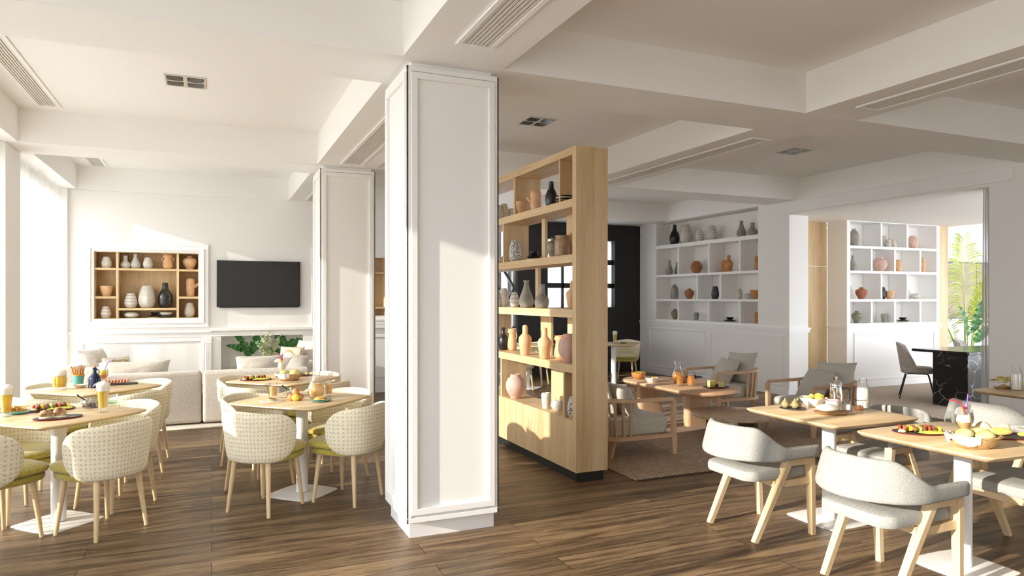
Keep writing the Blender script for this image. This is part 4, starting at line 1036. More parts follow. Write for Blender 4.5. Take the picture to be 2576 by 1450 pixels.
# oak niche on the far left wall
g = 'pottery in the left oak niche'; Y0 = YB + .13
zb = NZ[0]; N1, N2, N3, N0 = zb + .736, zb + .329, zb + .159, zb + .014
def nv(k, mat, u, z, h, r, lab, y=Y0, rz=0, sides=1): vase(k, mat, x_on(y, u), y, z, h, r, lab, g, rz, sides)
nv('egg', 'c_white', 268, N1 - .002, .165, .069, 'white egg vase in the top left niche bay')
nv('cup', 'c_tan', 268, N2, .15, .092, 'flared tan bowl in the middle left niche bay')
nv('egg', 'c_band', 266.5, N0, .17, .07, 'banded white egg vase in the bottom left niche bay')
nv('bulb', 'c_white', 315.5, N1, .185, .068, 'white bulb vase in the top middle niche bay')
nv('teardrop', 'c_lightgrey', 341, N1, .215, .065, 'grey teardrop vase right of the white bulb vase in the niche')
nv('egg', 'c_white', 372, N1, .165, .066, 'white egg vase in the middle of the top niche bay')
nv('jug', 'c_tan', 422, N1, .215, .066, 'two-handled tan jug in the top middle niche bay', Y0, 0, 2)
nv('egg', 'c_band', 329, N3, .215, .088, 'banded white egg vase in the large middle niche bay')
nv('egg', 'c_speck', 370, N3, .325, .119, 'large speckled white egg vase in the middle of the niche')
nv('bottle', 'c_black', 416, N3, .37, .103, 'large black bottle vase in the middle niche bay')
nv('pebble', 'c_white', 331, N0, .088, .098, 'white pebble vase in the low middle niche bay')
plates(x_on(Y0, 389), Y0, N0, 'in the low middle niche bay', g, ('c_white', 'c_black', 'c_black'), .085)
x_ = x_on(Y0, 418)
for i, (mt, nm_) in enumerate((('c_dark', 'dark lower bowl of two nested at the right of the low niche bay'), ('c_white', 'white upper bowl of two nested at the right of the low niche bay'))):
    single('bowl', MB().lathe([(.05, 0), (.07, .006), (.083, .034), (.084, .044), (.078, .044), (.06, .014), (0, .012)], 32), M[mt], nm_, 'bowl', (x_, Y0, N0 + .001 + i * .033), 0, g)
nv('urn', 'c_tan', 477, N1 - .003, .20, .10, 'peach urn in the top right niche bay')
nv('bust', 'c_tan', 479, N2, .275, .074, 'tan spouted vase in the middle right niche bay', Y0, 0)
nv('egg', 'c_speck', 477, N0, .22, .076, 'speckled egg vase in the bottom right niche bay')

# ------------------------------------------------------------------ food and drink
TZ = .7506
M['beer'] = liquid('amber_beer', (.74, .50, .025), .3); M['foam'] = flat('beer_foam', (.84, .81, .74), .8); M['juice'] = liquid('pale_apple_juice', (.80, .56, .24), .45)
M['tea'] = liquid('amber_tea', (.72, .36, .08), .45); M['milk'] = flat('milk', (.82, .78, .66), .3); M['cream'] = flat('creamy_cocktail', (.84, .80, .62), .35)
M['pinkdrink'] = liquid('orange_pink_cocktail', (.85, .38, .18), .3); M['oranged'] = liquid('orange_cocktail', (.75, .25, .03), .3)
M['bluebottle'] = flat('cobalt_glass', (.006, .012, .05), .08); M['cork'] = flat('cork', (.55, .36, .18), .8)
M['redstraw'] = flat('red_straw', (.75, .03, .04), .35); M['purple'] = flat('violet_straw', (.19, .07, .62), .35); M['yellow'] = flat('lemon_yellow', (.85, .65, .08), .5)
M['meat'] = noisy('grilled_meat', (.10, .035, .015), (.33, .14, .07), 60, .6, bmp=.3); M['chicken'] = noisy('roast_chicken', (.20, .06, .012), (.80, .56, .32), 24, .55, bmp=.2)
M['pepper_r'] = flat('red_pepper', (.62, .06, .02), .35); M['pepper_y'] = flat('yellow_pepper', (.80, .52, .02), .35); M['pepper_g'] = flat('green_pepper', (.42, .55, .10), .4)
M['lettuce'] = noisy('green_relish', (.42, .52, .04), (.68, .72, .14), 60, .5); M['mash'] = flat('cream_puree', (.74, .68, .42), .6)
M['bun'] = noisy('pale_bread_bun', (.56, .40, .06), (.66, .62, .30), 9, .6, detail=4, lo=.38, hi=.52); M['wicker'] = noisy('wicker', (.34, .20, .08), (.64, .44, .20), 40, .7, stretch=(1, 1, 4), bmp=.6, dist=.004)
M['shrimp'] = noisy('shrimp', (.66, .21, .10), (.82, .46, .32), 40, .45); M['stick'] = noisy('bread_stick', (.40, .17, .04), (.58, .30, .09), 50, .6); M['skewer'] = flat('bamboo', (.66, .47, .22), .6)
M['fries'] = noisy('golden_crust', (.58, .29, .05), (.78, .50, .14), 40, .6); M['corn'] = noisy('corn_crust', (.74, .38, .04), (.86, .68, .24), 90, .6, bmp=.4)
M['choc'] = noisy('chocolate_spread', (.05, .018, .008), (.12, .05, .03), 30, .3); M['apple_r'] = noisy('blush_peach', (.46, .10, .06), (.62, .42, .14), 5, .5, lo=.4, hi=.6); M['fig'] = noisy('green_fig', (.22, .12, .09), (.46, .42, .14), 7, .55, detail=4)
M['cheese'] = noisy('cream_cheese', (.74, .70, .54), (.84, .82, .70), 40, .6, bmp=.4); M['salt'] = flat('white_sugar', (.85, .85, .84), .8); M['honey'] = liquid('honey', (.50, .16, .02), .3)
M['berry'] = flat('dark_berry', (.012, .016, .04), .3); M['gold_cheese'] = flat('yellow_cheese', (.78, .62, .22), .5); M['rind'] = flat('grey_rind', (.25, .24, .24), .7)
M['enamel'] = flat('white_enamel', (.84, .83, .80), .25); M['leafy'] = flat('herb_green', (.10, .22, .04), .6)

def lat(p, n=28): return MB().lathe(p, n)
def beer_glass(x, y, lab):
    t = thing('beer_glass', lab, 'glass of beer', (x, y, TZ), 0, 'tall beer glasses')
    obj('glass', lat([(.033, 0), (.034, .03), (.031, .06), (.036, .11), (.043, .165), (.043, .19), (.0415, .19), (.041, .165), (.034, .11), (.029, .06), (.031, .034), (0, .03)]), M['glass'], t)
    obj('beer', lat([(0, .031), (.030, .035), (.0285, .06), (.0335, .11), (.0385, .15), (0, .15)]), M['beer'], t)
    obj('foam', lat([(0, .1505), (.0388, .1505), (.0405, .172), (.042, .186), (.044, .197), (.036, .209), (.02, .216), (0, .217)]), M['foam'], t)
    return t
beer_glass(-1.285, 5.70, 'tall beer glass with foam at the left picture edge, left front table')
beer_glass(-.705, 5.645, 'tall beer glass with foam near the right corner of the left front table')
def mug(x, y, lab):
    t = thing('beer_mug', lab, 'beer mug', (x, y, TZ), 0)
    mod = lambda a, z: 1 + (.11 * (abs(sin(a * 5)) * abs(sin(z / .036 * pi))) ** .5 - .05 if .012 < z < .122 else 0)
    m = MB().lathe([(.046, .0)] + [(.047 + .012 * sin(min(1, k / 20) * pi * .75), .006 * k + .004) for k in range(1, 22)] + [(.054, .145), (.052, .145), (.05, .02), (0, .018)], 60, (0, 0, 0), mod); obj('glass', m, M['glass'], t)
    obj('beer', MB().lathe([(0, .019)] + [(.043 + .010 * sin(min(1, k / 18) * pi * .75), .020 + .0054 * k) for k in range(19)] + [(0, .118)], 60, (0, 0, 0), mod), M['beer'], t); obj('foam', lat([(0, .119), (.050, .119), (.053, .146), (.056, .158), (.05, .170), (.03, .176), (0, .177)]), M['foam'], t)
    obj('handle', MB().tube([(-.05, .0, .03), (-.085, .0, .045), (-.095, 0, .08), (-.085, 0, .115), (-.05, 0, .125)], .008, 8), M['glass'], t)
mug(-1.235, 7.21, 'dimpled beer mug with thick foam on the left rear table')
def stickcup(x, y):
    t = thing('cup', 'teal ceramic cup with orange rim holding bread sticks', 'cup', (x, y, TZ))
    obj('body', lat([(.037, 0), (.038, .004), (.046, .06), (.051, .098), (.049, .098), (.036, .01), (0, .008)]), M['teal'], t); obj('rim', lat([(.0515, .094), (.0535, .098), (.0525, .103), (.047, .103), (.047, .094)]), M['orange'], t)
    rnd = random.Random(3)
    for k in range(14):
        a = 2 * pi * k / 14 + rnd.uniform(-.2, .2); r0 = .012 * (k % 2) + .012; r1 = .036 + .012 * (k % 3); h = rnd.uniform(.155, .185)
        single('bread_stick', MB().tube([(r0 * cos(a), r0 * sin(a), .012), (r1 * cos(a), r1 * sin(a), h)], .0055, 7), M['stick'], 'brown bread stick standing in the teal cup', 'bread stick', (x, y, TZ), 0, 'bread sticks in the teal cup')
stickcup(-1.125, 7.44)
single('saucer', lat([(.025, 0), (.03, .004), (.055, .022), (.058, .026), (.054, .025), (.028, .008), (0, .007)]), flat('blush_porcelain', (.80, .68, .58), .35), 'small pale dish in front of the teal cup', 'dish', (-1.085, 7.27, TZ))
t = thing('bottle', 'dark blue corked bottle on the left rear table', 'bottle', (-.965, 7.21, TZ))
obj('body', lat([(.046, 0), (.05, .004), (.051, .075), (.045, .10), (.025, .122), (.0155, .135), (.0155, .17), (.018, .172), (.018, .18), (.012, .182), (0, .182)]), M['bluebottle'], t); obj('cork', lat([(.011, .1825), (.012, .186), (.0125, .198), (0, .2)]), M['cork'], t)
obj('handle', MB().tube([(.014, .0, .165), (.034, 0, .155), (.036, 0, .132), (.026, 0, .122)], .0045, 7), M['bluebottle'], t)
def clipjar(x, y, lab, fill, r=.052, h=.062, spoon=True, rz=0):
    t = thing('clip_jar', lab, 'jar', (x, y, TZ), rz, 'glass clip jars')
    obj('glass', lat([(r * .9, 0), (r, .006), (r, h * .75), (r * .92, h * .86), (r * .92, h), (r * .88, h), (r * .9, h * .8), (r * .95, h * .7), (r * .93, .008), (0, .006)]), M['glass'], t)
    obj('filling', lat([(0, .0065), (r * .92, .009), (r * .93, h * .55), (r * .6, h * .6), (0, h * .62)]), fill, t)
    obj('clip', MB().tube([(-r, 0, h * .85), (-r - .018, 0, h * .6), (-r - .026, 0, h * .35), (-r - .012, 0, h * .5), (-r, 0, h * .7)], .0016, 6), M['chrome'], t)
    obj('seal_ring', lat([(r * .93, h * .92), (r * .96, h * .92), (r * .96, h * .96), (r * .93, h * .96)]), M['greenglass'], t)
    if spoon:
        s = thing('spoon', 'dark-handled spoon leaning in the jar on %s' % lab.split(' on ')[-1], 'spoon', (x, y, TZ)); obj('handle', MB().tube([(-.02, 0, .045), (-.085, 0, .098)], [.0035, .0055], 8), M['steel'], s); obj('neck', MB().tube([(.02, 0, .03), (-.02, 0, .045)], .002, 6), M['chrome'], s); obj('bowl', MB().blob((.025, 0, .03), .016, .011, .004, 10, 6), M['chrome'], s)
    return t
clipjar(-.82, 5.92, 'open glass jar of brown spread on the left front table', M['choc'])
single('jar_lid', lat([(.048, 0), (.05, .003), (.05, .008), (.042, .014), (.02, .018), (0, .018)]), M['greenglass'], 'green glass jar lid lying behind the right beer glass', 'lid', (-.71, 6.10, TZ), 0)
clipjar(-.905, 7.10, 'small glass jar of green spice on the left rear table', M['c_olive'], .034, .06, False)
clipjar(.61, 5.90, 'open glass jar of brown spread on the juice jug table', M['choc'])
single('jar_lid', lat([(.046, 0), (.048, .003), (.048, .008), (.042, .013), (0, .015)]), M['glass'], 'clear glass jar lid between the jar and the juice jug', 'lid', (.73, 5.98, TZ), 0)
def straw(pts, mat, lab, r=.0032): return single('drinking_straw', MB().tube(pts, r, 8), mat, lab, 'straw')
def cocktail(x, y, lab, mat, mat2, wedge=True):
    t = thing('cocktail_glass', lab, 'cocktail', (x, y, TZ), 0, 'stemmed cocktail glasses')
    obj('glass', lat([(.030, 0), (.030, .003), (.006, .008), (.005, .03), (.018, .042), (.039, .07), (.043, .095), (.037, .13), (.0345, .145), (.033, .145), (.0355, .13), (.0412, .095), (.037, .071), (0, .042)]), M['glass'], t)
    obj('drink', lat([(0, .044), (.0165, .0455), (.0355, .0715), (.039, .086), (0, .086)]), mat2, t); obj('froth', lat([(0, .0865), (.0392, .0865), (.040, .096), (.0345, .128), (0, .128)]), mat, t)
    if wedge:
        m = MB().slab([(.0, -.001)] + [(.038 * cos(a), .038 * sin(a)) for a in [pi * k / 12 for k in range(13)]], [(0, -.003), (0, .003)]); m.xf(Matrix.Translation((-.038, 0, .135)) @ Matrix.Rotation(radians(90), 4, 'X')); obj('fruit_slice', m, M['enamel'], t)
        m = MB().box(-.02, .02, -.002, .002, -.032, .032); m.xf(Matrix.Translation((.035, 0, .155)) @ Matrix.Rotation(radians(18), 4, 'Y')); obj('garnish_card', m, M['enamel'], t)
        obj('cherry', MB().blob((0, -.004, .168), .009, .009, .008, 10, 7), M['redrim'], t); obj('pineapple_piece', MB().box(-.02, .02, -.006, .006, .145, .16, .002, 1), M['yellow'], t)
    return t
cocktail(-.935, 7.52, 'pink-orange cocktail with a violet straw, left rear table', M['yellow'], M['pinkdrink'], False)
straw([(-.945, 7.51, TZ + .06), (-.91, 7.51, TZ + .17), (-.895, 7.51, TZ + .20), (-.84, 7.51, TZ + .225)], M['purple'], 'bent violet straw in the pink-orange cocktail', .0035)
cocktail(.675, 7.62, 'creamy cocktail with two straws, table behind the juice jug', M['cream'], M['cream'])
straw([(.68, 7.61, TZ + .09), (.665, 7.61, TZ + .195), (.655, 7.61, TZ + .21), (.615, 7.61, TZ + .225)], M['redstraw'], 'bent red straw in the creamy cocktail behind the juice jug')
straw([(.69, 7.625, TZ + .10), (.685, 7.625, TZ + .20), (.675, 7.625, TZ + .245)], M['purple'], 'violet straw in the creamy cocktail behind the juice jug')
cocktail(4.03, 2.655, 'creamy cocktail with a fruit slice on the right front table', M['cream'], M['juice'])
straw([(4.04, 2.645, TZ + .055), (4.015, 2.65, TZ + .175), (4.0, 2.66, TZ + .20), (3.955, 2.69, TZ + .215)], M['redstraw'], 'bent red straw in the creamy cocktail on the right front table')
straw([(4.045, 2.65, TZ + .13), (4.05, 2.645, TZ + .245)], M['purple'], 'violet straw in the creamy cocktail on the right front table')
cocktail(4.115, 2.70, 'orange cocktail behind the creamy one, right front table', M['oranged'], M['oranged'], False)

def oval_plate(x, y, lab, rx=.15, ry_=.10, rz=0, mat='slate', rim='redrim', z=TZ, cat='plate'):
    t = thing('plate', lab, cat, (x, y, z), rz, 'oval serving plates'); o = [(rx * cos(2 * pi * k / 44), ry_ * sin(2 * pi * k / 44)) for k in range(44)]
    obj('body', MB().slab(o, [(.03, .0008), (.003, .007), (.001, .0095), (.006, .0105), (.03, .008)]), M[mat], t); obj('rim', MB().slab(o, [(.032, 0), (.002, .006), (0, .0075), (.004, .0078)]), M[rim], t); return t
def kebab(x, y, z, rz, lab, n=8, seed=1, ln=.21):
    t = thing('kebab_skewer', lab, 'kebab', (x, y, z), rz, 'grilled kebab skewers'); rnd = random.Random(seed)
    obj('skewer', MB().tube([(-ln / 2 - .02, 0, .014), (ln / 2 + .02, 0, .014)], .0016, 6), M['skewer'], t)
    for k in range(n):
        px = -ln / 2 + ln * (k + .5) / n; kind = ('meat', 'pepper_r', 'meat', 'pepper_y', 'meat', 'pepper_g')[(k + seed) % 6]
        if kind == 'meat': m = MB().blob((px, rnd.uniform(-.003, .003), .017), ln / n * .62, .019, .0165, 12, 8, .22, seed * 10 + k)
        else: m = MB().box(-ln / n * .26, ln / n * .26, -.017, .017, -.013, .015, .004, 2); m.xf(Matrix.Translation((px, 0, .017)) @ Matrix.Rotation(rnd.uniform(-.5, .5), 4, 'Z') @ Matrix.Rotation(rnd.uniform(-.4, .4), 4, 'X'))
        obj('meat_chunk' if kind == 'meat' else 'pepper_piece', m, M[kind], t)
    return t
def kebab_plate(x, y, rz, where, n=2, z=TZ):
    oval_plate(x, y, 'black oval plate with grilled kebabs %s' % where, rz=rz, z=z)
    c, s_ = cos(rz), sin(rz)
    for k, (a, b) in enumerate(((-.01, .026), (.01, -.018))[:n]):
        kebab(x + a * c - b * s_, y + a * s_ + b * c, z + .009, rz + radians(4 - 9 * k), '%s grilled kebab on the plate %s' % (('rear', 'front')[k], where), 8, k + 1)
    m = MB().blob((0, 0, .004), .075, .026, .010, 18, 8, .15, 4); single('relish', m, M['lettuce'], 'green relish in front of the kebabs %s' % where, 'relish', (x + .05 * c + .055 * s_, y + .05 * s_ - .055 * c, z + .009), rz)
    m = MB().blob((0, 0, .004), .022, .026, .010, 14, 8, .04, 5); single('courgette_slice', m, M['mash'], 'pale courgette slice beside the kebabs %s' % where, 'vegetable', (x - .105 * c + .02 * s_, y - .105 * s_ - .02 * c, z + .009), rz)
kebab_plate(-1.06, 5.90, radians(16), 'on the left front table')
kebab_plate(.40, 7.25, radians(0), 'on the table behind the juice jug')
kebab_plate(3.885, 2.83, radians(-28), 'on the right front table')
oval_plate(-.945, 5.475, 'black oval plate with two chicken fillets, left front table', .145, .095, radians(20))
for k, (a, b) in enumerate(((-.05, .0), (.025, .015))):
    x_, y_ = -.96 + a, 5.455 + b; single('sauce', MB().blob((0, 0, .003), .042, .032, .012, 16, 8, .05, k), M['mash'], 'pale sauce under the %s chicken fillet' % ('left', 'right')[k], 'sauce', (x_, y_, TZ + .008))
    single('chicken_fillet', MB().blob((0, 0, .028), .040, .026, .024 + .01 * k, 18, 10, .10, 21 + k), M['chicken'], '%s browned chicken fillet on the black plate' % ('left', 'right')[k], 'chicken', (x_, y_, TZ + .010), radians(20))
def round_plate(x, y, lab, r, mat, z=TZ, rim=None): return single('plate', lat([(r * .62, 0), (r * .9, .006), (r, .013), (r * .97, .014), (r * .62, .006), (0, .005)], 36), M[mat], lab, 'plate', (x, y, z))
def chips(x, y, z, n, lab, grp, mat, ln=.09, seed=1, rad=.03, flatp=False, nm='potato_stick', cat='snack'):
    rnd = random.Random(seed)
    for k in range(n):
        a = rnd.uniform(0, pi); q = rnd.uniform(0, rad); b = rnd.uniform(0, 6.28); lv = k // 4
        if flatp: m = MB().slab([(ln / 2 * cos(2 * pi * j / 16), ln / 3.2 * sin(2 * pi * j / 16)) for j in range(16)], [(.003, 0), (0, .003), (.0, .005), (.004, .008)])
        else: m = MB().box(-ln / 2, ln / 2, -.004, .004, 0, .008, .001, 1)
        o = single(nm, m, M[mat], lab, cat, (x + q * cos(b), y + q * sin(b), z + .0085 * lv), a if not flatp else a, grp)
round_plate(-1.245, 5.80, 'teal rimmed plate of potato sticks behind the left beer glass', .072, 'teal'); chips(-1.245, 5.80, TZ + .013, 18, 'golden potato stick on the teal plate behind the left beer glass', 'potato sticks on the left front table', 'fries', .11, 3, .03)
single('napkin', MB().slab(rrect(.075, .05, .006, 3), [(0, 0), (.002, .006), (.004, .008)]), M['porcelain'], 'small white rectangular dish under the biscuits', 'dish', (.425, 5.71, TZ), radians(10)); chips(.425, 5.71, TZ + .0085, 7, 'golden biscuit on the white rectangular dish', 'biscuits on the juice jug table', 'bun', .062, 5, .03, True, 'biscuit', 'biscuit')
round_plate(.785, 5.555, 'teal plate of cookies beside the juice jug', .078, 'teal'); chips(.785, 5.555, TZ + .013, 9, 'orange-brown cookie on the teal plate', 'cookies on the juice jug table', 'fries', .085, 6, .022, True, 'cookie', 'cookie')
def tumbler(x, y, lab, mat, h=.125, r=.031, z=TZ):
    t = thing('drinking_glass', lab, 'glass', (x, y, z), 0, 'straight juice glasses')
    obj('glass', lat([(r * .92, 0), (r * .95, .004), (r, h), (r * .95, h), (r * .9, .02), (0, .018)]), M['glass'], t); obj('juice', lat([(0, .0185), (r * .89, .0205), (r * .93, h * .78), (0, h * .78)]), mat, t)
tumbler(.455, 5.885, 'glass of pale juice left of the brown spread jar', M['juice']); tumbler(.885, 5.835, 'glass of pale juice right of the juice jug', M['juice'])
def jug(x, y, z, lab, mat, s=1.0, hrot=0):
    t = thing('glass_jug', lab, 'jug', (x, y, z), hrot, 'glass juice jugs')
    P_ = [(.042, 0), (.048, .004), (.060, .03), (.066, .06), (.062, .09), (.045, .125), (.033, .155), (.030, .185), (.034, .215), (.037, .228)]
    m = MB().lathe([(a * s, b * s) for a, b in P_] + [(a * s * .95, b * s) for a, b in P_[::-1][:-1]] + [(0, .012 * s)], 32); 
    for i, v in enumerate(m.v):
        if v[2] > .19 * s and v[0] > 0: k = (v[2] / s - .19) / .04; m.v[i] = (v[0] * (1 + .55 * k * max(0, v[0] / (.037 * s)) ** 3), v[1], v[2] + .01 * s * k * v[0] / (.037 * s))
    obj('glass', m, M['glass'], t); obj('juice', lat([(0, .013 * s), (.044 * s, .014 * s), (.0555 * s, .03 * s), (.0615 * s, .06 * s), (.0575 * s, .09 * s), (.0435 * s, .118 * s), (0, .118 * s)]), mat, t)
    obj('handle', MB().tube([(-.031 * s, 0, .19 * s), (-.055 * s, 0, .215 * s), (-.078 * s, 0, .19 * s), (-.08 * s, 0, .15 * s), (-.066 * s, 0, .11 * s), (-.052 * s, 0, .105 * s)], .0055 * s, 8), M['glass'], t)
jug(.775, 5.77, TZ, 'large glass jug of pale juice on the left of the nearest column', M['juice'], 1.0, radians(-60))
for k, (a, b, c_, mt, nm_) in enumerate(((-.03, .02, .028, 'apple_r', 'left'), (.034, .014, .028, 'apple_r', 'right'), (.0, -.018, .028, 'yellow', 'yellow front'), (.002, .012, .07, 'apple_r', 'top'))):
    single('peach', MB().lathe([(0, .0)] + [(.030 * sin(pi * q / 12), .028 - .028 * cos(pi * q / 12)) for q in range(1, 12)] + [(.004, .053), (0, .050)], 22), M[mt], '%s peach of the four piled on the juice jug table' % nm_, 'fruit', (.605 + a, 5.665 + b, TZ + c_ - .028), 0, 'peaches on the juice jug table')

def basket(x, y, rz, where, n=3):
    t = thing('bread_basket', 'wicker bread basket %s' % where, 'basket', (x, y, TZ), rz, 'wicker bread baskets')
    o = [(.075 * cos(2 * pi * k / 48), .055 * sin(2 * pi * k / 48)) for k in range(48)]
    m = MB().slab(o, [(0, 0), (-.018, .014), (-.034, .03), (-.046, .058), (-.05, .068), (-.043, .069), (-.03, .038), (-.012, .016), (.005, .006)])
    for i, v in enumerate(m.v):
        a = atan2(v[1], v[0]); q = 1 + .018 * sin(a * 44) * (1 if int(v[2] * 200) % 2 else -1); m.v[i] = (v[0] * q, v[1] * q, v[2])
    obj('weave', m, M['wicker'], t)
    for j in range(5): obj('strand', MB().tube([(r_ * 1.33 * cos(a), r_ * cos(0) * sin(a), zz + .0015 * sin(a * 22 + j * pi)) for (r_, zz) in [(.062 + .0105 * j, .012 + .0135 * j)] for a in [2 * pi * k / 60 for k in range(61)]], .003, 5), M['wicker'], t)
    nap = MB()
    def fn(u, v):
        a = radians(128 + 135 * u); wv = .004 * sin(u * 31)
        if v < .45: q = v / .45; r, z = .035 + .066 * q, .03 + .041 * q
        elif v < .6: q = (v - .45) / .15; r, z = .101 + .012 * q, .071 + .004 * sin(pi * q)
        else: q = (v - .6) / .4; dl = .050 * (.35 + .65 * abs(sin(u * 5.2 + .5))); r, z = .113 - .016 * q * dl / .05, .071 - dl * q
        return ((r + wv) * 1.22 * cos(a), (r + wv) * 1.0 * sin(a), z)
    nap.grid(fn, 60, 21); single('napkin', nap, M['cloth'], 'pale cotton napkin lining the bread basket %s' % where, 'napkin', (x, y, TZ), rz)
    for k, (a, b, c_, d) in enumerate(((-.045, .0, .072, 20), (.05, .028, .072, -10), (.045, -.028, .068, 12))[:n]):
        p = Matrix.Rotation(rz, 3, 'Z') @ Vector((a, b, 0))
        single('bread_bun', MB().blob((0, 0, 0), .052, .036, .032, 20, 12, .03, 60 + k), M['bun'], '%s bread bun in the basket %s' % (('left', 'rear right', 'front right')[k], where), 'bread', (x + p.x, y + p.y, TZ + c_), rz + radians(d), 'bread buns')
basket(.70, 7.09, 0, 'on the table behind the juice jug'); basket(3.775, 2.435, radians(-30), 'on the right front table'); basket(6.50, 3.93, radians(20), 'on the table cut by the right edge')
t = oval_plate(.86, 7.45, 'dark plate of pastry behind the bread basket', .11, .08, 0)
for k in range(3): single('pastry', MB().blob((0, 0, .012), .032, .024, .016, 16, 8, .1, 80 + k), M['bun'], 'golden pastry on the dark plate behind the bread basket', 'pastry', (.81 + .05 * k, 7.44, TZ + .01), .5 * k, 'pastries on the dark plate')
t = oval_plate(4.24, 2.545, 'black oval plate of corn cakes at the right picture edge', .16, .11, radians(-30))
for k, (a, b, mt, rx, ry_, rz_) in enumerate(((-.065, .04, 'mash', .042, .035, .038), (-.02, -.005, 'corn', .065, .024, .024), (.04, .04, 'mash', .035, .03, .032), (.075, -.045, 'corn', .05, .034, .014), (.02, .03, 'corn', .035, .022, .022))):
    single('corn_cake' if mt == 'corn' else 'mash_scoop', MB().blob((0, 0, rz_ * .85), rx, ry_, rz_, 18, 10, .07, 90 + k), M[mt], ('rear left pale mash scoop', 'long orange corn roll', 'herb-topped pale mash scoop', 'flat corn fritter in front', 'orange corn roll behind the long one')[k] + ' on the black plate', 'food', (4.235 + a, 2.56 + b * 1.0 - a * .5, TZ + .009), radians(-30))

# shrimp skewers on slate
single('slate_board', MB().slab(rrect(.16, .07, .004, 2), [(0, 0), (0, .007), (.002, .009)]), M['slate'], 'black slate board under the shrimp skewers', 'board', (-.80, 7.40, TZ), radians(6))
for k in range(2):
    t = thing('shrimp_skewer', '%s shrimp skewer on the black slate' % ('front', 'rear')[k], 'skewer', (-.815, 7.385 + .04 * k, TZ + .0095 + .003 * k), radians(6 + 4 * k), 'shrimp skewers'); obj('skewer', MB().tube([(-.12, 0, .014), (.15, 0, .014)], .0016, 6), M['skewer'], t)
    for j in range(8):
        px = -.10 + .026 * j; obj('shrimp', MB().tube([(px + .010 * sin(a) , .013 * cos(a), .014 + .013 * sin(a * 1.3)) for a in [q * .62 - 1.2 for q in range(8)]], [.006, .008, .009, .0095, .009, .008, .006, .004], 8), M['shrimp'], t)

# coffee pot table
t = oval_plate(3.875, 3.80, 'black plate holding three figs', .10, .085, 0, 'slate', 'cloth')
for k, (a, b) in enumerate(((-.0485, .024), (-.005, -.025), (.041, -.006))):
    single('fig', MB().lathe([(0, 0), (.015, .001), (.028, .014), (.030, .026), (.022, .042), (.010, .055), (.005, .064), (.003, .072), (0, .073)], 20), M['fig'], '%s fig of the three on the black plate' % ('left', 'front', 'right')[k], 'fruit', (3.875 + a, 3.80 + b, TZ + .0106), 0, 'figs on the black plate')
m = MB().lathe([(.045, 0), (.05, .004), (.07, .03), (.095, .06), (.10, .066), (.093, .062), (.065, .03), (.04, .008), (0, .006)], 40, (0, 0, 0), lambda a, z: 1 + (.05 * sin(a * 5) + .03 * sin(a * 9 + 1)) * z / .066)
single('paper_bowl', m, M['paper'], 'crumpled white paper bowl of pastries on the coffee pot table', 'bowl', (4.115, 3.84, TZ))
for k, (a, b, c_) in enumerate(((-.045, .0, .055), (.02, .03, .062), (.03, -.025, .060), (.06, .005, .068))): single('pastry', MB().blob((0, 0, 0), .038, .026, .024, 18, 10, .12, 110 + k), M['yellow'] if k > 1 else M['bun'], '%s golden pastry in the crumpled paper bowl' % ('left', 'rear', 'front', 'right')[k], 'pastry', (4.115 + a, 3.84 + b, TZ + c_), k * .7, 'pastries in the paper bowl')
t = thing('enamel_mug', 'white enamel mug with red rim on the coffee pot table', 'mug', (4.06, 3.615, TZ)); obj('body', lat([(.044, 0), (.046, .004), (.046, .078), (.0475, .08), (.0455, .08), (.044, .008), (0, .006)], 36), M['enamel'], t); obj('rim', lat([(.0455, .0805), (.0475, .079), (.0485, .081), (.0475, .083), (.0455, .082)], 36), M['redrim'], t)
obj('handle', MB().tube([(.046, -.01, .066), (.062, -.014, .066), (.070, -.016, .05), (.066, -.015, .03), (.046, -.01, .018)], .0045, 8), M['enamel'], t)
m = MB(); m.slab(circle(.098, 40, .05, 8, 1.25, .8), [(.035, 0), (.012, .008), (0, .017), (.006, .02), (.03, .014)]); single('wooden_dish', m, noisy('burl_wood', (.24, .12, .045), (.50, .30, .13), 14, .55, detail=8, distortion=1.5), 'rough burl wood dish under the fresh cheese', 'dish', (3.95, 3.525, TZ), radians(-30))
single('fresh_cheese', MB().blob((0, 0, .028), .074, .056, .027, 26, 12, .05, 7), M['cheese'], 'round white fresh cheese on the burl wood dish', 'cheese', (3.935, 3.545, TZ + .0145), radians(-30))
t = thing('coffee_pot', 'tall chrome coffee pot on the right table', 'coffee pot', (4.24, 3.74, TZ))
obj('body', lat([(.048, 0), (.05, .004), (.044, .13), (.042, .155), (.036, .155), (.036, .15), (0, .15)], 36), M['chrome'], t); obj('lid', lat([(.0425, .1565), (.0425, .162), (.038, .18), (.024, .197), (.008, .204), (.005, .21), (.011, .218), (.012, .225), (.006, .234), (0, .235)], 36), M['chrome'], t); obj('band', lat([(.0425, .153), (.0435, .154), (.0435, .1575), (.0425, .158)], 36), M['blackmetal'], t)
obj('handle', MB().tube([(.03, -.033, .14), (.052, -.058, .145), (.058, -.064, .12), (.056, -.062, .06), (.054, -.06, .04)], .0075, 8), M['blackmetal'], t)
m = MB().lathe([(.0, 0), (.006, .01), (.016, .055), (.012, .056), (0, .02)], 14); m.xf(Matrix.Translation((-.030, -.024, .095)) @ Matrix.Rotation(radians(-16), 4, 'Y')); obj('spout', m, M['chrome'], t)
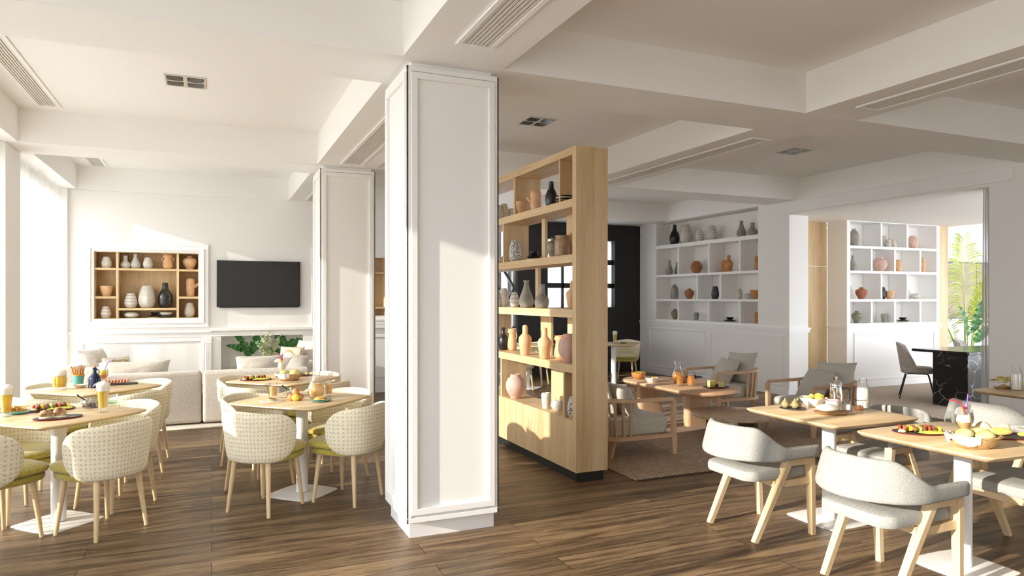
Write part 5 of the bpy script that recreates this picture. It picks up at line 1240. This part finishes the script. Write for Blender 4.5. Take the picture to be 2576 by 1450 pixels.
def jar(x, y, lab, mat, s=1.0):
    t = thing('spice_jar', lab, 'jar', (x, y, TZ), 0, 'small glass jars'); obj('glass', lat([(.024 * s, 0), (.0275 * s, .004), (.028 * s, .042), (.022 * s, .058), (.0235 * s, .075), (.022 * s, .075), (.0205 * s, .058), (.0265 * s, .042), (.0255 * s, .006), (0, .005)], 28), M['glass'], t); obj('filling', lat([(0, .0055), (.0252 * s, .0065), (.0262 * s, .036), (.012 * s, .046), (0, .047)], 24), mat, t); return t
jar(4.185, 3.595, 'small glass jar of white sugar beside the enamel mug', M['salt'], 1.05); jar(4.225, 3.53, 'small glass jar of honey with a spoon across it', M['honey'])
t = thing('spoon', 'dark wooden spoon lying across the honey jar', 'spoon', (4.225, 3.53, TZ + .078)); obj('bowl', MB().blob((-.03, .012, .004), .016, .011, .006, 12, 7), M['darkwood'], t); obj('handle', MB().tube([(-.02, .01, .002), (.045, -.022, .003)], [.0035, .0025], 7), M['darkwood'], t)
def milk(x, y, lab):
    t = thing('milk_bottle', lab, 'bottle', (x, y, TZ), 0, 'glass milk bottles')
    obj('glass', lat([(.042, 0), (.044, .005), (.0445, .13), (.038, .158), (.027, .185), (.024, .205), (.0265, .208), (.0265, .222), (.024, .222), (.0225, .205), (.0255, .185), (.0365, .157), (.043, .13), (.042, .008), (0, .007)], 32), M['glass'], t); obj('milk', lat([(0, .0075), (.0415, .0085), (.0425, .13), (.037, .152), (0, .153)], 28), M['milk'], t)
milk(4.365, 3.615, 'milk bottle on the coffee pot table'); milk(6.47, 3.80, 'milk bottle at the right picture edge')

# oval lounge table
OZ = .4706
def bowl(x, y, z, lab, r, h, mat): return single('bowl', lat([(r * .5, 0), (r * .6, .004), (r * .9, h * .5), (r, h), (r * .94, h), (r * .8, h * .5), (r * .45, .01), (0, .008)], 32), mat, lab, 'bowl', (x, y, z))
bowl(5.27, 7.86, OZ, 'orange clay bowl of chips on the oval table', .10, .085, M['c_orange']); chips(5.27, 7.86, OZ + .07, 12, 'yellow chip heaped in the orange clay bowl', 'chips in the orange bowl', 'yellow', .05, 12, .05, True, 'chip', 'chip')
m = MB().lathe([(.05, 0), (.06, .01), (.085, .06), (.08, .062), (.05, .012), (0, .008)], 36, (0, 0, 0), lambda a, z: 1 + .09 * sin(a * 5) * z / .06); single('paper_bowl', m, M['paper'], 'crumpled white paper bowl of sweets on the oval table', 'bowl', (5.20, 7.46, OZ))
for k, (a, b, mt) in enumerate(((-.03, .01, 'stick'), (.0, -.02, 'yellow'), (.03, .02, 'mash'), (.035, -.02, 'yellow'), (0, .03, 'stick'))): single('sweet', MB().blob((0, 0, 0), .022, .018, .018, 12, 8, .1, 130 + k), M[mt], '%s sweet in the paper bowl on the oval table' % ('left brown', 'front yellow', 'pale right', 'right yellow', 'rear brown')[k], 'sweet', (5.20 + a, 7.46 + b, OZ + .05), 0, 'sweets in the paper bowl')
jug(5.48, 7.28, OZ, 'glass jug of amber tea on the oval table', M['tea'], 1.22, radians(150)); tumbler(5.31, 7.02, 'left glass of amber tea before the jug on the oval table', M['tea'], .17, .045, OZ); tumbler(5.42, 6.94, 'right glass of amber tea before the jug on the oval table', M['tea'], .17, .045, OZ)
t = thing('berry_box', 'square wooden box of dark berries on the oval table', 'box', (5.68, 7.22, OZ), radians(15)); w = MB()
for (a, b, c_, d) in ((-.1, .1, -.1, -.09), (-.1, .1, .09, .1), (-.1, -.09, -.09, .09), (.09, .1, -.09, .09)): w.box(a, b, c_, d, 0, .065)
w.box(-.09, .09, -.09, .09, 0, .008); obj('box', w, M['beech_x'], t, False)
rnd = random.Random(5)
for k in range(17):
    a, b = ((k % 4) - 1.5) * .042, ((k // 4) % 4 - 1.5) * .042; single('berry', MB().blob((0, 0, 0), .024, .023, .021, 12, 8, .03, 150 + k), M['berry'], 'dark blue berry in the square wooden box', 'berry', (5.68 + a * .97 + rnd.uniform(-.004, .004), 7.22 + b * .97, OZ + .060 + (.028 if k == 16 else rnd.uniform(0, .012))), 0, 'berries in the wooden box')
oval_plate(5.62, 6.72, 'black plate with two cheese wedges on the oval table', .17, .14, 0, z=OZ)
for k, (a, b, rz_) in enumerate(((-.06, .03, 10), (.045, -.02, -25))):
    t = thing('cheese_wedge', '%s cheese wedge on the black plate of the oval table' % ('upright left', 'lying right')[k], 'cheese', (5.62 + a, 6.72 + b, OZ + .011), radians(rz_), 'cheese wedges'); h = (.075, .055)[k]
    obj('paste', MB().slab([(-.045, -.03), (.045, -.03), (.045, .03), (-.02, .03)], [(0, 0), (0, h)]), M['gold_cheese'], t); obj('rind', MB().box(.0455, .052, -.03, .03, 0, h), M['rind'] if k else M['c_orange'], t)
single('berry', MB().blob((0, 0, .018), .02, .02, .018, 12, 8), M['berry'], 'dark berry beside the cheese wedges on the black plate', 'berry', (5.60, 6.68, OZ + .011))
# shaded table by the black wall
beer_glass(6.62, 10.62, 'tall beer glass on the shaded table by the black wall'); round_plate(6.72, 10.50, 'small dark plate beside the beer on the shaded table', .06, 'slate')

# ------------------------------------------------------------------ plants
def leafgreen(name, a, b): return noisy(name, a, b, 8, .4, stretch=(1, 1, 1), detail=3)
M['banana'] = leafgreen('glossy_banana_leaf', (.018, .10, .022), (.05, .20, .035)); M['palm'] = leafgreen('palm_leaflet', (.28, .36, .02), (.42, .48, .05)); M['oat'] = leafgreen('pale_oat_grass', (.46, .52, .27), (.62, .66, .42)); M['stemg'] = flat('green_stem', (.14, .24, .06), .5); M['potw'] = flat('pale_planter', (.70, .68, .64), .6)
def banana_leaf(base, tip, width, droop=.0, seed=1, facing=(0, -1, 0), notch=2):
    """one leaf with a folded midrib and torn edges, from base to tip"""
    b, t_ = Vector(base), Vector(tip); ax = t_ - b; Ln = ax.length; ax.normalize(); side = ax.cross(Vector(facing)).normalized(); up = side.cross(ax)
    rnd = random.Random(seed); cuts = {(s, rnd.randrange(9, 22)) for s in (-1, 1) for _ in range(notch)}
    m = MB(); n = 26
    def edge(k, s):
        q = k / (n - 1); w = width / 2 * (sin(pi * min(1, q * .97 + .03)) ** .62) * (1 - .25 * q)
        if (s, k) in cuts: w *= .62
        return w
    for s in (-1, 1):
        vs = []
        for k in range(n):
            q = k / (n - 1); c = b + ax * Ln * q + up * (-droop * q * q) + Vector((0, 0, -droop * q ** 2.2))
            for j in range(4): w = edge(k, s) * j / 3; vs.append(c + side * s * w + up * (w * .28 - .02 * sin(k * 1.3) * j / 3))
        m.add(vs, [(k * 4 + j, k * 4 + j + 1, k * 4 + 5 + j, k * 4 + 4 + j) for k in range(n - 1) for j in range(3)])
    return m
def strelitzia(loc, leaves, lab, stem0=(0, 0, 0)):
    t = thing('banana_plant', lab, 'plant', loc)
    for k, (b, tp, w, dr, fc) in enumerate(leaves):
        obj('leaf', banana_leaf(b, tp, w, dr, 40 + k, fc), M['banana'], t); obj('stem', MB().tube([stem0, ((stem0[0] + b[0]) / 2 + .01, b[1] / 2 + stem0[1] / 2, (stem0[2] + b[2]) * .55), b], [.014, .011, .007], 8), M['stemg'], t)
    return t
PZ = .30
single('planter', MB().box(PN[0] + .04, PN[1] - .04, YB + .03, YB + .29, PN[2] + .002, PN[2] + .16, .01, 2), M['potw'], 'pale trough planter in the wall recess under the television', 'planter')
strelitzia((.52, YB + .14, PN[2] + .15), [((-.02, -.02, .30), (-.30, -.10, .46), .12, .05, (0, -1, .4)), ((.02, -.04, .28), (-.20, -.12, .64), .13, .03, (.3, -1, .2)), ((.04, -.02, .26), (.24, -.14, .70), .19, .03, (-.3, -1, .3)), ((.0, -.06, .22), (-.09, -.2, .50), .12, .02, (0, -1, .2))], 'banana leaf plant at the left of the recess under the television')
strelitzia((1.06, YB + .16, PN[2] + .15), [((.03, -.02, .34), (-.14, -.12, .60), .19, .04, (.3, -1, .3)), ((.04, -.02, .36), (.27, -.12, .50), .17, .03, (-.3, -1, .4)), ((-.02, -.02, .26), (-.26, -.14, .38), .10, .03, (0, -1, .4))], 'banana leaf plant at the right of the recess under the television')
t = thing('oat_grass', 'feathery pale green grass between the banana plants', 'plant', (.80, YB + .10, PN[2] + .15)); rnd = random.Random(11)
for k in range(13):
    a = rnd.uniform(-1, 1); h = rnd.uniform(.40, .56) if k > 2 else (.66, .68, .58)[k]; dx = a * .17 if k > 2 else (-.12, .03, .2)[k]; dy = -rnd.uniform(.02, .16)
    pts = [(dx * .1, 0, 0), (dx * .45, dy * .4, h * .5), (dx, dy, h)]; m = MB().tube(pts, .0022, 5)
    for j in range(46):
        q = rnd.uniform(.30, 1); p = Vector(pts[1]).lerp(Vector(pts[2]), (q - .5) / .5) if q > .5 else Vector(pts[0]).lerp(Vector(pts[1]), q / .5)
        d = Vector((rnd.uniform(-1, 1), rnd.uniform(-1, 1), rnd.uniform(.2, 1))).normalized(); ln = rnd.uniform(.030, .058); s_ = d.cross(Vector((rnd.uniform(-1, 1), rnd.uniform(-1, 1), .3))).normalized() * .0085
        p = p + d * .010 * rnd.random(); m.add([p, p + d * ln * .5 + s_, p + d * ln, p + d * ln * .5 - s_], [(0, 1, 2, 3)])
    obj('stalk', m, M['oat'], t, False)
# palm in the far room
t = thing('palm', 'tall yellow-green palm with feathered fronds beyond the counter', 'plant', (14.5, 9.55, 0))
def frond(p0, p1, p2, ln, seed, n=38):
    a, b, c_ = Vector(p0), Vector(p1), Vector(p2); m = MB(); rnd = random.Random(seed)
    P_ = lambda q: a * (1 - q) ** 2 + b * 2 * q * (1 - q) + c_ * q * q
    m.tube([P_(k / 16) for k in range(17)], [.022 * (1 - k / 17) + .004 for k in range(17)], 7)
    for k in range(n):
        q = .36 + .64 * k / n; p = P_(q); tn = (P_(min(1, q + .01)) - P_(q - .01)).normalized()
        for s in (-1, 1):
            side = tn.cross(Vector((0, -1, 0))).normalized() * s; L_ = ln * (.35 + .9 * sin(pi * min(1, (q - .30) / .74))) * rnd.uniform(.88, 1.08)
            d = (side * 1.0 + tn * (.25 + 1.1 * max(0, q - .5)) + Vector((0, -.2 + .3 * rnd.random(), 0))).normalized(); w = Vector((0, -.3, 1)).cross(d).cross(d).normalized() * .017; dr = Vector((0, 0, -L_ * .34))
            pts = [p, p + d * L_ * .35, p + d * L_ * .7 + dr * .35, p + d * L_ + dr]
            m.add([pts[0], pts[1] + w, pts[1] - w, pts[2] + w * .8, pts[2] - w * .8, pts[3]], [(0, 1, 2), (1, 3, 4, 2), (3, 5, 4)])
    return m
obj('frond', frond((.05, 0, .02), (.02, 0, 1.4), (-.13, -.05, 2.85), .62, 1, 44), M['palm'], t)
obj('frond', frond((.10, 0, .02), (.45, .05, 1.1), (.95, .1, 1.95), .45, 2, 30), M['palm'], t)
obj('frond', frond((.02, .05, .02), (-.25, .1, 1.0), (-.75, .2, 1.45), .40, 3, 26), M['palm'], t)
strelitzia((14.2, 9.25, .0), [((-.05, 0, .7), (-.35, -.1, 1.45), .26, .06, (.2, -1, .2)), ((.1, 0, .85), (.30, -.1, 1.55), .26, .05, (-.2, -1, .2)), ((.15, 0, .65), (.55, -.1, 1.05), .24, .08, (0, -1, .5))], 'broad-leaved plant at the foot of the palm')
# ------------------------------------------------------------------ light and camera
sc = bpy.context.scene
w = bpy.data.worlds.new('sky'); sc.world = w; w.use_nodes = True
bg = w.node_tree.nodes['Background']; bg.inputs[0].default_value = (.90, .95, 1.0, 1); bg.inputs[1].default_value = SKY
s = bpy.data.lights.new('sun', 'SUN'); s.energy = SUN; s.angle = radians(.8); s.color = (1.0, .925, .80)
so = bpy.data.objects.new('sun', s); C.objects.link(so); so.rotation_euler = Vector((1.0, .141, -.29)).to_track_quat('-Z', 'Y').to_euler()
cam = bpy.data.cameras.new('camera'); co = bpy.data.objects.new('camera', cam); C.objects.link(co); sc.camera = co
co.location = (0, 0, 1.56); co.rotation_euler = (radians(90), 0, -YAW)
cam.sensor_width = 36; cam.lens = FPX / 2576 * 36; cam.shift_y = (749.68 - 725) / 2576; cam.clip_start = .05; cam.clip_end = 300
sc.view_settings.view_transform = 'Standard'; sc.view_settings.look = 'None'; sc.view_settings.gamma = 1; sc.view_settings.use_curve_mapping = False
sc.view_settings.exposure = EXPO
cy = sc.cycles
cy.max_bounces = 10; cy.diffuse_bounces = 7; cy.glossy_bounces = 4; cy.transmission_bounces = 6; cy.transparent_max_bounces = 24
cy.caustics_reflective = False; cy.caustics_refractive = False; cy.sample_clamp_indirect = 6
cy.use_denoising = True; cy.denoiser = 'OPENIMAGEDENOISE'; cy.use_adaptive_sampling = True; cy.adaptive_threshold = .015
